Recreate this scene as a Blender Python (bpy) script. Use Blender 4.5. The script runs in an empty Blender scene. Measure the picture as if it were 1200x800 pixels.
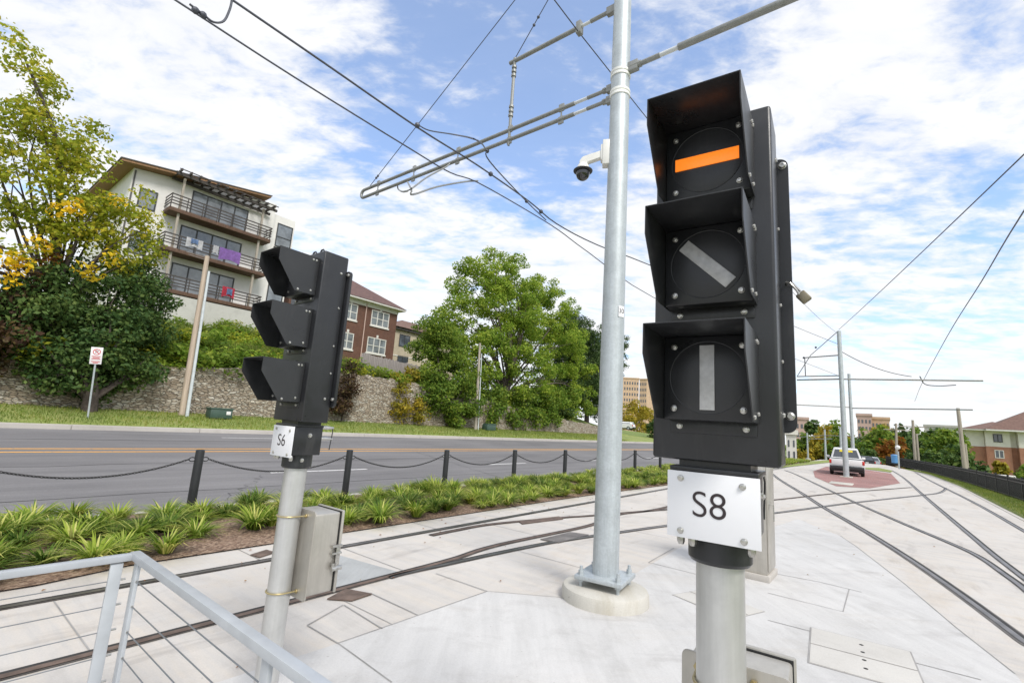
import bpy, bmesh, math, random
import numpy as np
from mathutils import Vector, Matrix

random.seed(7)
rng = np.random.default_rng(7)
R_ = math.radians
PI = math.pi
sc = bpy.context.scene
COL = sc.collection

# ------------------------------------------------------------------ camera
IW, IH, F = 1200.0, 800.0, 558.0
EYE = 1.9
PITCH, ROLL = R_(9.82), R_(3.83)
fw = Vector((0, math.cos(PITCH), math.sin(PITCH)))
up0 = Vector((0, -math.sin(PITCH), math.cos(PITCH)))
ri0 = Vector((1, 0, 0))
cR = ri0 * math.cos(ROLL) + up0 * math.sin(ROLL)
cU = up0 * math.cos(ROLL) - ri0 * math.sin(ROLL)
CAM = Vector((0, 0, EYE))
cd = bpy.data.cameras.new('camera')
cd.sensor_width = 36.0
cd.lens = F / IW * 36.0
cd.clip_start = 0.02
cd.clip_end = 6000
co = bpy.data.objects.new('camera', cd)
COL.objects.link(co)
co.matrix_world = Matrix(((cR.x, cU.x, -fw.x, 0), (cR.y, cU.y, -fw.y, 0), (cR.z, cU.z, -fw.z, EYE), (0, 0, 0, 1)))
sc.camera = co

def ray(x, y):
    return cR * (x - IW / 2) + cU * (IH / 2 - y) + fw * F
def onz(x, y, z=0.0):
    d = ray(x, y)
    return CAM + d * ((z - EYE) / d.z)
AZ = R_(38.3)
S = Vector((math.sin(AZ), math.cos(AZ), 0))       # along the street
LA = Vector((-math.cos(AZ), math.sin(AZ), 0))     # across it, towards the hill
UPZ = Vector((0, 0, 1))
def W(s, l, z=0.0):
    return S * s + LA * l + UPZ * z
def onL(x, y, L):
    d = ray(x, y)
    return CAM + d * (L / d.dot(LA))
def slz(p):
    return p.dot(S), p.dot(LA), p.z
def at_depth(x, y, dist):
    d = ray(x, y)
    return CAM + d * (dist / math.hypot(d.x, d.y))
ROAD_M = Matrix.Rotation(-AZ, 4, 'Z')             # local x = across right, y = along street
RZ = PI / 2 - AZ                                  # local x along street, y towards the hill

# ------------------------------------------------------------------ materials
def newmat(name):
    m = bpy.data.materials.new(name)
    m.use_nodes = True
    nt = m.node_tree
    return m, nt, nt.nodes['Principled BSDF']
def N(nt, typ, **kw):
    n = nt.nodes.new(typ)
    for k, v in kw.items():
        setattr(n, k, v)
    return n
def noise(nt, scale, detail=4, rough=.6, dist=0.0, vec=None, stretch=None):
    n = N(nt, 'ShaderNodeTexNoise')
    n.inputs['Scale'].default_value = scale
    n.inputs['Detail'].default_value = detail
    n.inputs['Roughness'].default_value = rough
    n.inputs['Distortion'].default_value = dist
    if vec is None:
        tc = N(nt, 'ShaderNodeTexCoord')
        vec = tc.outputs['Object']
    if stretch:
        mp = N(nt, 'ShaderNodeMapping')
        mp.inputs['Scale'].default_value = stretch[0]
        mp.inputs['Rotation'].default_value = stretch[1]
        nt.links.new(vec, mp.inputs[0])
        vec = mp.outputs[0]
    nt.links.new(vec, n.inputs['Vector'])
    return n
def ramp(nt, fac, stops):
    r = N(nt, 'ShaderNodeValToRGB')
    e = r.color_ramp.elements
    while len(e) < len(stops):
        e.new(0.5)
    for i, (p, c) in enumerate(stops):
        e[i].position = p
        e[i].color = (c[0], c[1], c[2], 1) if hasattr(c, '__len__') else (c, c, c, 1)
    nt.links.new(fac, r.inputs[0])
    return r
def mix(nt, a, b, fac, blend='MIX'):
    m = N(nt, 'ShaderNodeMix', data_type='RGBA', blend_type=blend)
    for sock, v in ((6, a), (7, b), (0, fac)):
        if hasattr(v, 'is_output'):
            nt.links.new(v, m.inputs[sock])
        elif sock == 0:
            m.inputs[0].default_value = v
        else:
            m.inputs[sock].default_value = (v[0], v[1], v[2], 1)
    return m.outputs[2]
def bump(nt, b, h, strength=.3, dist=.01):
    n = N(nt, 'ShaderNodeBump')
    n.inputs['Strength'].default_value = strength
    n.inputs['Distance'].default_value = dist
    nt.links.new(h, n.inputs['Height'])
    nt.links.new(n.outputs[0], b.inputs['Normal'])

def simple(name, c, rough=.6, metal=0.0, var=.12, scale=6.0, bmp=0.0, bscale=60, spec=.5):
    m, nt, b = newmat(name)
    n = noise(nt, scale, 6)
    lo = tuple(max(0, v * (1 - var)) for v in c)
    hi = tuple(min(1, v * (1 + var)) for v in c)
    r = ramp(nt, n.outputs[0], [(.3, lo), (.7, hi)])
    nt.links.new(r.outputs[0], b.inputs['Base Color'])
    b.inputs['Roughness'].default_value = rough
    b.inputs['Metallic'].default_value = metal
    b.inputs['Specular IOR Level'].default_value = spec
    if bmp:
        n2 = noise(nt, bscale, 4)
        bump(nt, b, n2.outputs[0], bmp, .004)
    return m

def concrete(name, c, streak=True, warm=None, spots=.5, lo=.86, stain=0):
    m, nt, b = newmat(name)
    big = noise(nt, .35, 6, .6)
    mid = noise(nt, 2.2, 8, .65, .4)
    fine = noise(nt, 70, 4, .7)
    st = noise(nt, 1.0, 6, .7, .2, stretch=((5.0, .55, 1), (0, 0, R_(68))))
    base = ramp(nt, big.outputs[0], [(.3, tuple(v * .88 for v in c)), (.7, tuple(min(1, v * 1.06) for v in c))]).outputs[0]
    if warm:
        w = ramp(nt, st.outputs[0], [(.45, 0), (.7, 1)]).outputs[0]
        base = mix(nt, base, warm, w)
    if streak:
        k = ramp(nt, st.outputs[0], [(.30, (lo, lo, lo)), (.6, (1.03, 1.03, 1.03))]).outputs[0]
        base = mix(nt, base, k, 1.0, 'MULTIPLY')
    if stain:
        sn = noise(nt, 1.0, 5, .6, .3, stretch=((.5, 2.6, 1), (0, 0, 0)))
        sk = ramp(nt, sn.outputs[0], [(.58, (1, 1, 1)), (.72, (.66, .65, .65))]).outputs[0]
        base = mix(nt, base, sk, stain, 'MULTIPLY')
        sn2 = noise(nt, .8, 6, .7, .6, stretch=((.35, 1.5, 1), (0, 0, 0)))
        sk2 = ramp(nt, sn2.outputs[0], [(.52, (1, 1, 1)), (.75, (.90, .83, .74))]).outputs[0]
        base = mix(nt, base, sk2, stain, 'MULTIPLY')
    k2 = ramp(nt, mid.outputs[0], [(.28, (.8, .79, .78)), (.5, (1, 1, 1))]).outputs[0]
    base = mix(nt, base, k2, spots, 'MULTIPLY')
    pit = noise(nt, 26, 3, .55)
    pk = ramp(nt, pit.outputs[0], [(.24, (.62, .6, .58)), (.30, (1, 1, 1))]).outputs[0]
    base = mix(nt, base, pk, .8, 'MULTIPLY')
    k3 = ramp(nt, fine.outputs[0], [(.3, (.93, .93, .93)), (.7, (1.05, 1.05, 1.05))]).outputs[0]
    base = mix(nt, base, k3, 1.0, 'MULTIPLY')
    nt.links.new(base, b.inputs['Base Color'])
    b.inputs['Roughness'].default_value = .82
    b.inputs['Specular IOR Level'].default_value = .35
    bump(nt, b, fine.outputs[0], .15, .004)
    return m

def leafmat(name, c1, c2, c3, trans=.35, nscale=.45):
    m, nt, b = newmat(name)
    g = N(nt, 'ShaderNodeNewGeometry')
    r = ramp(nt, g.outputs['Random Per Island'], [(0, c1), (.55, c2), (1, c3)]).outputs[0]
    n = noise(nt, nscale, 3)
    k = ramp(nt, n.outputs[0], [(.35, (.7, .78, .75)), (.65, (1.25, 1.15, 1.0))]).outputs[0]
    col = mix(nt, r, k, 1.0, 'MULTIPLY')
    nt.links.new(col, b.inputs['Base Color'])
    b.inputs['Roughness'].default_value = .55
    b.inputs['Specular IOR Level'].default_value = .16
    tr = N(nt, 'ShaderNodeBsdfTranslucent')
    nt.links.new(col, tr.inputs[0])
    ms = N(nt, 'ShaderNodeMixShader')
    ms.inputs[0].default_value = trans
    nt.links.new(b.outputs[0], ms.inputs[1])
    nt.links.new(tr.outputs[0], ms.inputs[2])
    nt.links.new(ms.outputs[0], nt.nodes['Material Output'].inputs[0])
    return m

def emit(name, c, strength, base=None):
    m, nt, b = newmat(name)
    n = noise(nt, 140, 3)
    r = ramp(nt, n.outputs[0], [(.3, tuple(v * .88 for v in c)), (.7, c)]).outputs[0]
    nt.links.new(r, b.inputs['Base Color'])
    nt.links.new(r, b.inputs['Emission Color'])
    b.inputs['Emission Strength'].default_value = strength
    b.inputs['Roughness'].default_value = .35
    return m

M = {}
M['plaza'] = concrete('plaza_concrete', (.558, .548, .535), True, None, .7, .90, .45)
M['slab'] = concrete('track_concrete', (.56, .532, .50), True, (.52, .475, .42), .6, .86, .7)
M['kerb'] = concrete('kerb_concrete', (.50, .47, .43), False, None, .6)
M['footing'] = concrete('footing_concrete', (.52, .50, .45), False, (.44, .41, .34), .6)
M['hatch'] = concrete('hatch_concrete', (.545, .525, .49), False, None, .5)
M['panel'] = concrete('panel_concrete', (.40, .41, .41), True, None, .6)
M['joint'] = simple('joint_filler', (.27, .25, .23), .9, var=.3, scale=3)
M['hairjoint'] = simple('saw_cut', (.30, .29, .28), .9, var=.25, scale=2)
M['rubber'] = simple('rail_rubber', (.15, .138, .13), .7, var=.45, scale=2.5)
M['groove'] = simple('rail_groove', (.03, .028, .027), .8, var=.3)
M['railsteel'] = simple('rail_steel', (.22, .20, .185), .38, .8, var=.4, scale=3)
M['rust'] = simple('rusty_steel', (.14, .10, .08), .75, .2, var=.45, scale=5, bmp=.3)
M['galv'] = None
def galv(name, c, rough, metal, spangle=0):
    m, nt, b = newmat(name)
    v = N(nt, 'ShaderNodeTexVoronoi')
    v.inputs['Scale'].default_value = 55
    tc = N(nt, 'ShaderNodeTexCoord')
    nt.links.new(tc.outputs['Object'], v.inputs['Vector'])
    n = noise(nt, 3.0, 8, .7, .5)
    st = noise(nt, 1.0, 6, .7, 0, stretch=((16, 16, .9), (0, 0, 0)))
    a = ramp(nt, n.outputs[0], [(.3, tuple(x * .84 for x in c)), (.7, tuple(x * 1.1 for x in c))]).outputs[0]
    k = ramp(nt, v.outputs['Color'], [(.1, (1 - .08 * spangle,) * 3), (.9, (1 + .06 * spangle,) * 3)]).outputs[0]
    a = mix(nt, a, k, 1.0, 'MULTIPLY')
    k = ramp(nt, st.outputs[0], [(.3, (.86, .86, .85)), (.65, (1.04, 1.04, 1.04))]).outputs[0]
    a = mix(nt, a, k, 1.0, 'MULTIPLY')
    nt.links.new(a, b.inputs['Base Color'])
    b.inputs['Roughness'].default_value = rough
    b.inputs['Metallic'].default_value = metal
    return m
M['galv'] = galv('galvanised_steel', (.50, .54, .56), .5, .45, .8)
M['galvdark'] = galv('weathered_tube', (.29, .295, .285), .5, .4)
M['alu'] = galv('aluminium_pipe', (.58, .58, .57), .42, .6)
M['railing'] = simple('railing_paint', (.475, .50, .525), .45, .3, var=.10, scale=5)
M['stainless'] = galv('stainless_box', (.50, .475, .43), .38, .55)
M['darkslot'] = simple('dark_gasket', (.02, .02, .02), .8)
M['cable'] = simple('steel_cable', (.25, .26, .27), .4, .8)
M['wire'] = simple('overhead_wire_metal', (.075, .08, .10), .5, .3)
M['band'] = simple('pale_band', (.78, .78, .76), .5)
M['insul'] = simple('insulator_porcelain', (.62, .64, .66), .35)
M['rodgold'] = simple('zinc_yellow', (.46, .38, .20), .4, .7)
M['bolt'] = simple('bolt_zinc', (.50, .49, .46), .3, .9, var=.25, scale=60)
def blackpaint(name, c, rough, scr=.5):
    m, nt, b = newmat(name)
    n = noise(nt, 4, 8, .65, .4)
    f = noise(nt, 260, 3, .6)
    dust = noise(nt, 1.0, 8, .75, .3, stretch=((9, 9, 1.6), (0, 0, 0)))
    a = ramp(nt, n.outputs[0], [(.3, tuple(x * .8 for x in c)), (.7, tuple(x * 1.2 for x in c))]).outputs[0]
    d = ramp(nt, dust.outputs[0], [(.52, 0), (.8, scr)]).outputs[0]
    a = mix(nt, a, (.085, .083, .08), d)
    nt.links.new(a, b.inputs['Base Color'])
    sp = noise(nt, 150, 2, .5)
    sk = ramp(nt, sp.outputs[0], [(.70, 0), (.76, .5)]).outputs[0]
    a = mix(nt, a, (.13, .125, .115), sk)
    rr = ramp(nt, n.outputs[0], [(.3, rough - .08), (.7, rough + .12)]).outputs[0]
    nt.links.new(rr, b.inputs['Roughness'])
    bump(nt, b, f.outputs[0], .12, .001)
    return m
M['black'] = blackpaint('black_powder_coat', (.022, .023, .0255), .33, .55)
M['visor'] = blackpaint('black_visor_sheet', (.026, .027, .029), .34, .3)
M['bollard'] = blackpaint('bollard_paint', (.018, .019, .021), .45, .25)
M['chain'] = simple('chain_iron', (.022, .021, .021), .55, .3)
M['barglass'] = simple('unlit_lens', (.52, .52, .515), .22, var=.2, scale=30, spec=.6)
M['disc'] = blackpaint('lens_disc', (.033, .034, .037), .4, .4)
M['orange'] = emit('lit_orange_bar', (1.0, .24, .02), .40)
M['plate'] = simple('white_sign_plate', (.80, .80, .82), .4, var=.03, scale=4)
M['letter'] = simple('sign_lettering', (.028, .018, .02), .5)
M['asphalt'] = None
m, nt, b = newmat('asphalt')
n1 = noise(nt, .25, 6, .6); n2 = noise(nt, 45, 5, .7); st = noise(nt, 1.0, 6, .65, .1, stretch=((.12, 1.6, 1), (0, 0, 0)))
a = ramp(nt, st.outputs[0], [(.3, (.135, .130, .133)), (.7, (.205, .198, .200))]).outputs[0]
a = mix(nt, a, ramp(nt, n2.outputs[0], [(.3, (.75, .75, .75)), (.7, (1.2, 1.2, 1.2))]).outputs[0], .8, 'MULTIPLY')
a = mix(nt, a, ramp(nt, n1.outputs[0], [(.3, (.88, .88, .88)), (.7, (1.1, 1.1, 1.1))]).outputs[0], 1, 'MULTIPLY')
nt.links.new(a, b.inputs['Base Color']); b.inputs['Roughness'].default_value = .85
bump(nt, b, n2.outputs[0], .3, .006)
M['asphalt'] = m
def roadpaint(name, c):
    m, nt, b = newmat(name)
    n = noise(nt, 14, 6, .8); 
    a = ramp(nt, n.outputs[0], [(.33, (.2, .195, .19)), (.47, c), (.8, tuple(x * 1.08 for x in c))]).outputs[0]
    nt.links.new(a, b.inputs['Base Color']); b.inputs['Roughness'].default_value = .7
    return m
M['yellow'] = roadpaint('yellow_road_paint', (.70, .36, .09))
M['white'] = roadpaint('white_road_paint', (.62, .61, .60))
def mulchmat():
    m, nt, b = newmat('mulch')
    v = N(nt, 'ShaderNodeTexVoronoi'); v.inputs['Scale'].default_value = 26
    tc = N(nt, 'ShaderNodeTexCoord'); mp = N(nt, 'ShaderNodeMapping'); mp.inputs['Scale'].default_value = (1, 2.2, 1)
    nt.links.new(tc.outputs['Object'], mp.inputs[0]); nt.links.new(mp.outputs[0], v.inputs['Vector'])
    a = ramp(nt, v.outputs['Color'], [(.1, (.09, .055, .038)), (.5, (.22, .14, .095)), (.9, (.40, .29, .21))]).outputs[0]
    nt.links.new(a, b.inputs['Base Color']); b.inputs['Roughness'].default_value = .9
    bump(nt, b, v.outputs['Distance'], .8, .02)
    return m
M['mulch'] = mulchmat()
def grassmat(name, a1, a2, a3):
    m, nt, b = newmat(name)
    n1 = noise(nt, .5, 6, .7, .3); n2 = noise(nt, 18, 5, .8)
    a = ramp(nt, n1.outputs[0], [(.28, a1), (.5, a2), (.72, a3)]).outputs[0]
    a = mix(nt, a, ramp(nt, n2.outputs[0], [(.25, (.55, .6, .55)), (.75, (1.35, 1.3, 1.2))]).outputs[0], 1, 'MULTIPLY')
    nt.links.new(a, b.inputs['Base Color']); b.inputs['Roughness'].default_value = .85
    bump(nt, b, n2.outputs[0], .8, .05)
    return m
M['grass'] = grassmat('lawn', (.16, .195, .05), (.235, .29, .075), (.32, .31, .12))
M['hillgrass'] = grassmat('hillside_cover', (.08, .12, .025), (.15, .21, .04), (.24, .26, .07))
M['blade'] = leafmat('grass_blade', (.15, .22, .04), (.25, .33, .07), (.40, .38, .15), .5)
M['lirio'] = leafmat('variegated_blade', (.10, .18, .022), (.26, .37, .045), (.68, .66, .22), .4, 1.2)
M['lirio_yellow'] = leafmat('yellow_blade', (.14, .23, .028), (.36, .45, .06), (.78, .73, .28), .4, 1.2)
M['lirio_deep'] = leafmat('deep_blade', (.05, .10, .018), (.13, .22, .035), (.42, .44, .14), .4, 1.2)
M['leaf_a'] = leafmat('autumn_leaf', (.22, .28, .03), (.38, .43, .04), (.52, .45, .06), .5)
M['leaf_yellow'] = leafmat('yellow_leaf', (.70, .50, .02), (.85, .62, .03), (.65, .40, .03), .4)
M['leaf_orange'] = leafmat('rusty_leaf', (.22, .08, .02), (.32, .13, .03), (.30, .20, .03), .4)
M['leaf_dark'] = leafmat('dark_leaf', (.042, .088, .028), (.085, .15, .042), (.145, .205, .06), .3)
M['leaf_mid'] = leafmat('mid_leaf', (.09, .17, .025), (.18, .28, .045), (.31, .38, .065), .45)
M['leaf_cent'] = leafmat('broad_leaf', (.13, .23, .03), (.27, .40, .05), (.46, .53, .10), .5)
M['leaf_conif'] = leafmat('needle_spray', (.035, .075, .026), (.07, .12, .04), (.12, .165, .055), .25)
M['leaf_gold'] = leafmat('golden_leaf', (.30, .24, .03), (.44, .33, .04), (.33, .33, .055), .45)
M['leaf_plum'] = leafmat('plum_leaf', (.05, .03, .025), (.10, .06, .04), (.13, .10, .04), .3)
M['bark'] = simple('bark', (.07, .055, .045), .9, var=.4, scale=8, bmp=.6, bscale=14)
M['tar'] = simple('tar_seam', (.085, .083, .084), .7, var=.3)
M['wood'] = None
def woodpole(name, c):
    m, nt, b = newmat(name)
    st = noise(nt, 1.0, 8, .7, .1, stretch=((18, 18, .7), (0, 0, 0)))
    a = ramp(nt, st.outputs[0], [(.3, tuple(x * .6 for x in c)), (.7, tuple(x * 1.15 for x in c))]).outputs[0]
    nt.links.new(a, b.inputs['Base Color']); b.inputs['Roughness'].default_value = .85
    bump(nt, b, st.outputs[0], .4, .01)
    return m
M['wood'] = woodpole('utility_pole_wood', (.52, .42, .33))
M['woodgrey'] = woodpole('grey_pole_wood', (.42, .37, .31))
M['fencewood'] = woodpole('weathered_boards', (.27, .24, .225))
M['timber'] = woodpole('balcony_timber', (.13, .075, .05))
M['timberdark'] = woodpole('dark_timber', (.075, .065, .06))
M['soffit'] = woodpole('roof_soffit', (.33, .19, .10))
def stonemat():
    m, nt, b = newmat('rubble_stone')
    tc = N(nt, 'ShaderNodeTexCoord'); mp = N(nt, 'ShaderNodeMapping'); mp.inputs['Scale'].default_value = (1.5, 1.5, 4.2)
    nz = noise(nt, 1.2, 4, .6)
    add = N(nt, 'ShaderNodeVectorMath', operation='MULTIPLY_ADD'); add.inputs[1].default_value = (.35, .35, .35)
    nt.links.new(nz.outputs['Color'], add.inputs[0]); nt.links.new(tc.outputs['Object'], add.inputs[2])
    nt.links.new(add.outputs[0], mp.inputs[0])
    v = N(nt, 'ShaderNodeTexVoronoi'); v.inputs['Scale'].default_value = 2.9
    v2 = N(nt, 'ShaderNodeTexVoronoi', feature='DISTANCE_TO_EDGE'); v2.inputs['Scale'].default_value = 2.9
    nt.links.new(mp.outputs[0], v.inputs['Vector']); nt.links.new(mp.outputs[0], v2.inputs['Vector'])
    sep = N(nt, 'ShaderNodeSeparateColor'); nt.links.new(v.outputs['Color'], sep.inputs[0])
    a = ramp(nt, sep.outputs[0], [(0, (.27, .215, .155)), (.4, (.39, .32, .24)), (.75, (.48, .425, .34)), (1, (.58, .54, .46))]).outputs[0]
    f = noise(nt, 14, 6, .7)
    a = mix(nt, a, ramp(nt, f.outputs[0], [(.25, (.72, .72, .72)), (.75, (1.15, 1.15, 1.15))]).outputs[0], 1, 'MULTIPLY')
    e = ramp(nt, v2.outputs['Distance'], [(.0, 1), (.07, 0)]).outputs[0]
    a = mix(nt, a, (.22, .185, .15), e)
    nt.links.new(a, b.inputs['Base Color']); b.inputs['Roughness'].default_value = .9
    hh = ramp(nt, v2.outputs['Distance'], [(0, 0), (.12, 1)]).outputs[0]
    bump(nt, b, hh, .9, .08)
    return m
M['stone'] = stonemat()
def brickmat(name, c1, c2, mortar, scale):
    m, nt, b = newmat(name)
    tc = N(nt, 'ShaderNodeTexCoord')
    sp = N(nt, 'ShaderNodeSeparateXYZ'); nt.links.new(tc.outputs['Object'], sp.inputs[0])
    ad = N(nt, 'ShaderNodeMath', operation='ADD'); nt.links.new(sp.outputs[0], ad.inputs[0]); nt.links.new(sp.outputs[1], ad.inputs[1])
    cb = N(nt, 'ShaderNodeCombineXYZ'); nt.links.new(ad.outputs[0], cb.inputs[0]); nt.links.new(sp.outputs[2], cb.inputs[1])
    br = N(nt, 'ShaderNodeTexBrick'); br.inputs['Scale'].default_value = scale
    br.inputs['Color1'].default_value = (*c1, 1); br.inputs['Color2'].default_value = (*c2, 1); br.inputs['Mortar'].default_value = (*mortar, 1)
    br.inputs['Mortar Size'].default_value = .02
    nt.links.new(cb.outputs[0], br.inputs['Vector'])
    n = noise(nt, .8, 6, .7)
    a = mix(nt, br.outputs[0], ramp(nt, n.outputs[0], [(.3, (.8, .8, .8)), (.7, (1.15, 1.15, 1.15))]).outputs[0], 1, 'MULTIPLY')
    nt.links.new(a, b.inputs['Base Color']); b.inputs['Roughness'].default_value = .85
    return m
M['brickbrown'] = brickmat('brown_brick', (.115, .05, .034), (.155, .068, .043), (.14, .095, .075), 4)
M['brickred'] = brickmat('red_brick', (.36, .155, .09), (.42, .185, .115), (.36, .24, .18), 4)
M['bricktan'] = brickmat('tan_brick', (.56, .38, .25), (.60, .42, .28), (.50, .37, .27), 2)
M['paver'] = brickmat('paver_floor', (.30, .14, .125), (.36, .19, .165), (.30, .22, .2), 4)
m, nt, b = newmat('brick_paver')
br = N(nt, 'ShaderNodeTexBrick'); tc = N(nt, 'ShaderNodeTexCoord'); nt.links.new(tc.outputs['Object'], br.inputs['Vector'])
br.inputs['Scale'].default_value = 4; br.inputs['Color1'].default_value = (.33, .15, .13, 1); br.inputs['Color2'].default_value = (.24, .12, .11, 1); br.inputs['Mortar'].default_value = (.3, .24, .22, 1)
pn = noise(nt, .5, 5)
nt.links.new(mix(nt, br.outputs[0], ramp(nt, pn.outputs[0], [(.3, (.8, .8, .8)), (.7, (1.25, 1.2, 1.2))]).outputs[0], 1, 'MULTIPLY'), b.inputs['Base Color']); b.inputs['Roughness'].default_value = .85
M['paver'] = m
M['stucco'] = concrete('white_stucco', (.76, .74, .71), False, None, .35)
M['stuccogrey'] = concrete('grey_foundation', (.50, .49, .46), False, None, .7)
M['beige'] = brickmat('beige_brick', (.44, .37, .27), (.50, .43, .32), (.42, .37, .29), 4)
M['cream'] = simple('cream_siding', (.70, .67, .60), .8, var=.08, scale=1)
M['trimwhite'] = simple('white_trim', (.68, .66, .62), .6, var=.05)
M['roofbrown'] = simple('brown_shingle', (.16, .095, .075), .9, var=.25, scale=3, bmp=.4, bscale=20)
M['roofred'] = simple('red_tile', (.125, .072, .064), .85, var=.25, scale=3, bmp=.4, bscale=20)
M['roofgrey'] = simple('dark_roof_edge', (.09, .085, .085), .7)
M['pink'] = simple('pinkish_facade', (.50, .36, .31), .85, var=.1, scale=.2)
M['glass'] = simple('window_glass', (.06, .07, .085), .06, 0, var=.2, scale=.5, spec=1.0)
M['glasspale'] = simple('curtained_glass', (.20, .22, .24), .08, 0, var=.6, scale=.7, spec=1.0)
M['frame'] = simple('dark_window_frame', (.04, .042, .045), .5)
M['carwhite'] = simple('white_car_paint', (.74, .74, .74), .25, var=.03, scale=1)
M['cardark'] = simple('dark_car_paint', (.03, .032, .035), .25)
M['carsilver'] = simple('silver_car_paint', (.5, .52, .54), .25, .4)
M['tyre'] = simple('tyre_rubber', (.02, .02, .02), .8)
M['plastic'] = simple('black_plastic', (.03, .03, .032), .5)
M['taillight'] = simple('red_lamp', (.55, .03, .02), .2)
M['markyellow'] = simple('yellow_marking', (.85, .68, .04), .5)
M['camwhite'] = simple('camera_casing', (.72, .71, .68), .4, var=.05)
M['domeglass'] = simple('camera_dome', (.012, .012, .014), .05, spec=1)
M['blackfence'] = simple('black_fence', (.012, .012, .013), .5)
M['signwhite'] = simple('sign_face', (.72, .70, .70), .5, var=.04)
M['signred'] = simple('sign_red', (.50, .06, .07), .5)
M['purple'] = simple('purple_cloth', (.36, .20, .55), .9, var=.25, scale=4)
M['redcloth'] = simple('red_cloth', (.62, .06, .10), .9, var=.3, scale=4)
M['bluecloth'] = simple('blue_cloth', (.20, .30, .50), .9, var=.3, scale=4)
M['whitecloth'] = simple('white_cloth', (.72, .72, .74), .9, var=.1, scale=4)
M['utilgreen'] = simple('green_cabinet', (.05, .09, .07), .5)
M['bluebin'] = simple('blue_plastic', (.10, .28, .55), .5)
M['pvc'] = simple('pale_conduit', (.56, .60, .62), .5)
M['brass'] = simple('brass_lock', (.24, .21, .15), .42, .8)

# ------------------------------------------------------------------ mesh helpers
class MB:
    def __init__(self):
        self.bm = bmesh.new()
    def _merge(self, t, mat=None):
        if mat is not None:
            t.transform(mat)
        me = bpy.data.meshes.new('tmp')
        t.to_mesh(me); t.free()
        self.bm.from_mesh(me)
        bpy.data.meshes.remove(me)
        return self
    def box(self, x0, x1, y0, y1, z0, z1, bev=0.0, mat=None, seg=2):
        t = bmesh.new()
        bmesh.ops.create_cube(t, size=1)
        for v in t.verts:
            v.co = Vector(((x0 + x1) / 2 + v.co.x * (x1 - x0), (y0 + y1) / 2 + v.co.y * (y1 - y0), (z0 + z1) / 2 + v.co.z * (z1 - z0)))
        if bev:
            bmesh.ops.bevel(t, geom=t.edges[:], offset=bev, segments=seg, affect='EDGES', profile=.5)
        return self._merge(t, mat)
    def prism(self, pts, vec, bev=0.0, mat=None):
        """closed outline (list of 3-D points) swept along vec"""
        t = bmesh.new()
        vs = [t.verts.new(p) for p in pts]
        f = t.faces.new(vs)
        r = bmesh.ops.extrude_face_region(t, geom=[f])
        nv = [g for g in r['geom'] if isinstance(g, bmesh.types.BMVert)]
        bmesh.ops.translate(t, verts=nv, vec=vec)
        bmesh.ops.recalc_face_normals(t, faces=t.faces)
        if bev:
            bmesh.ops.bevel(t, geom=t.edges[:], offset=bev, segments=2, affect='EDGES')
        return self._merge(t, mat)
    def tube(self, pts, r, n=10, caps=True, closed=False):
        pts = [Vector(p) for p in pts]
        k = len(pts)
        rr = r if hasattr(r, '__len__') else [r] * k
        bm = self.bm
        rings = []
        prev = None
        for i, p in enumerate(pts):
            if closed:
                d = pts[(i + 1) % k] - pts[i - 1]
            else:
                d = pts[min(i + 1, k - 1)] - pts[max(i - 1, 0)]
            d.normalize()
            if prev is None:
                a = d.orthogonal().normalized()
            else:
                a = prev - d * prev.dot(d)
                if a.length < 1e-6:
                    a = d.orthogonal()
                a.normalize()
            prev = a
            bb = d.cross(a)
            rings.append([bm.verts.new(p + (a * math.cos(2 * PI * j / n) + bb * math.sin(2 * PI * j / n)) * rr[i]) for j in range(n)])
        cnt = k if closed else k - 1
        for i in range(cnt):
            A, B = rings[i], rings[(i + 1) % k]
            off = 0
            if closed and i == k - 1:
                best = 1e9
                for o in range(n):
                    dd = (A[0].co - B[o].co).length
                    if dd < best:
                        best, off = dd, o
            for j in range(n):
                bm.faces.new((A[j], A[(j + 1) % n], B[(j + 1 + off) % n], B[(j + off) % n]))
        if caps and not closed:
            bm.faces.new(rings[0][::-1]); bm.faces.new(rings[-1])
        return self
    def lathe(self, prof, n=24, mat=None, cap=True):
        t = bmesh.new()
        rings = []
        for r, z in prof:
            rings.append([t.verts.new((r * math.cos(2 * PI * j / n), r * math.sin(2 * PI * j / n), z)) for j in range(n)])
        for A, B in zip(rings, rings[1:]):
            for j in range(n):
                t.faces.new((A[j], A[(j + 1) % n], B[(j + 1) % n], B[j]))
        if cap:
            t.faces.new(rings[0][::-1]); t.faces.new(rings[-1])
        return self._merge(t, mat)
    def poly(self, pts):
        self.bm.faces.new([self.bm.verts.new(p) for p in pts])
        return self
    def sphere(self, c, r, n=12, sz=1.0):
        t = bmesh.new()
        bmesh.ops.create_uvsphere(t, u_segments=n, v_segments=max(6, n // 2 + 2), radius=r)
        for v in t.verts:
            v.co = Vector(c) + Vector((v.co.x, v.co.y, v.co.z * sz))
        return self._merge(t)
    def mesh(self, name, mat, sharp=32):
        me = bpy.data.meshes.new(name)
        self.bm.to_mesh(me); self.bm.free()
        for p in me.polygons:
            p.use_smooth = True
        try:
            me.set_sharp_from_angle(angle=R_(sharp))
        except Exception:
            pass
        me.materials.append(mat)
        return me
    def build(self, name, mat, parent=None, loc=None, rz=None, mw=None, sharp=32):
        o = bpy.data.objects.new(name, self.mesh(name, mat, sharp))
        COL.objects.link(o)
        if parent is not None:
            o.parent = parent
        if mw is not None:
            o.matrix_world = mw
        if loc is not None:
            o.location = loc
        if rz is not None:
            o.rotation_euler = (0, 0, rz)
        return o

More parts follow.
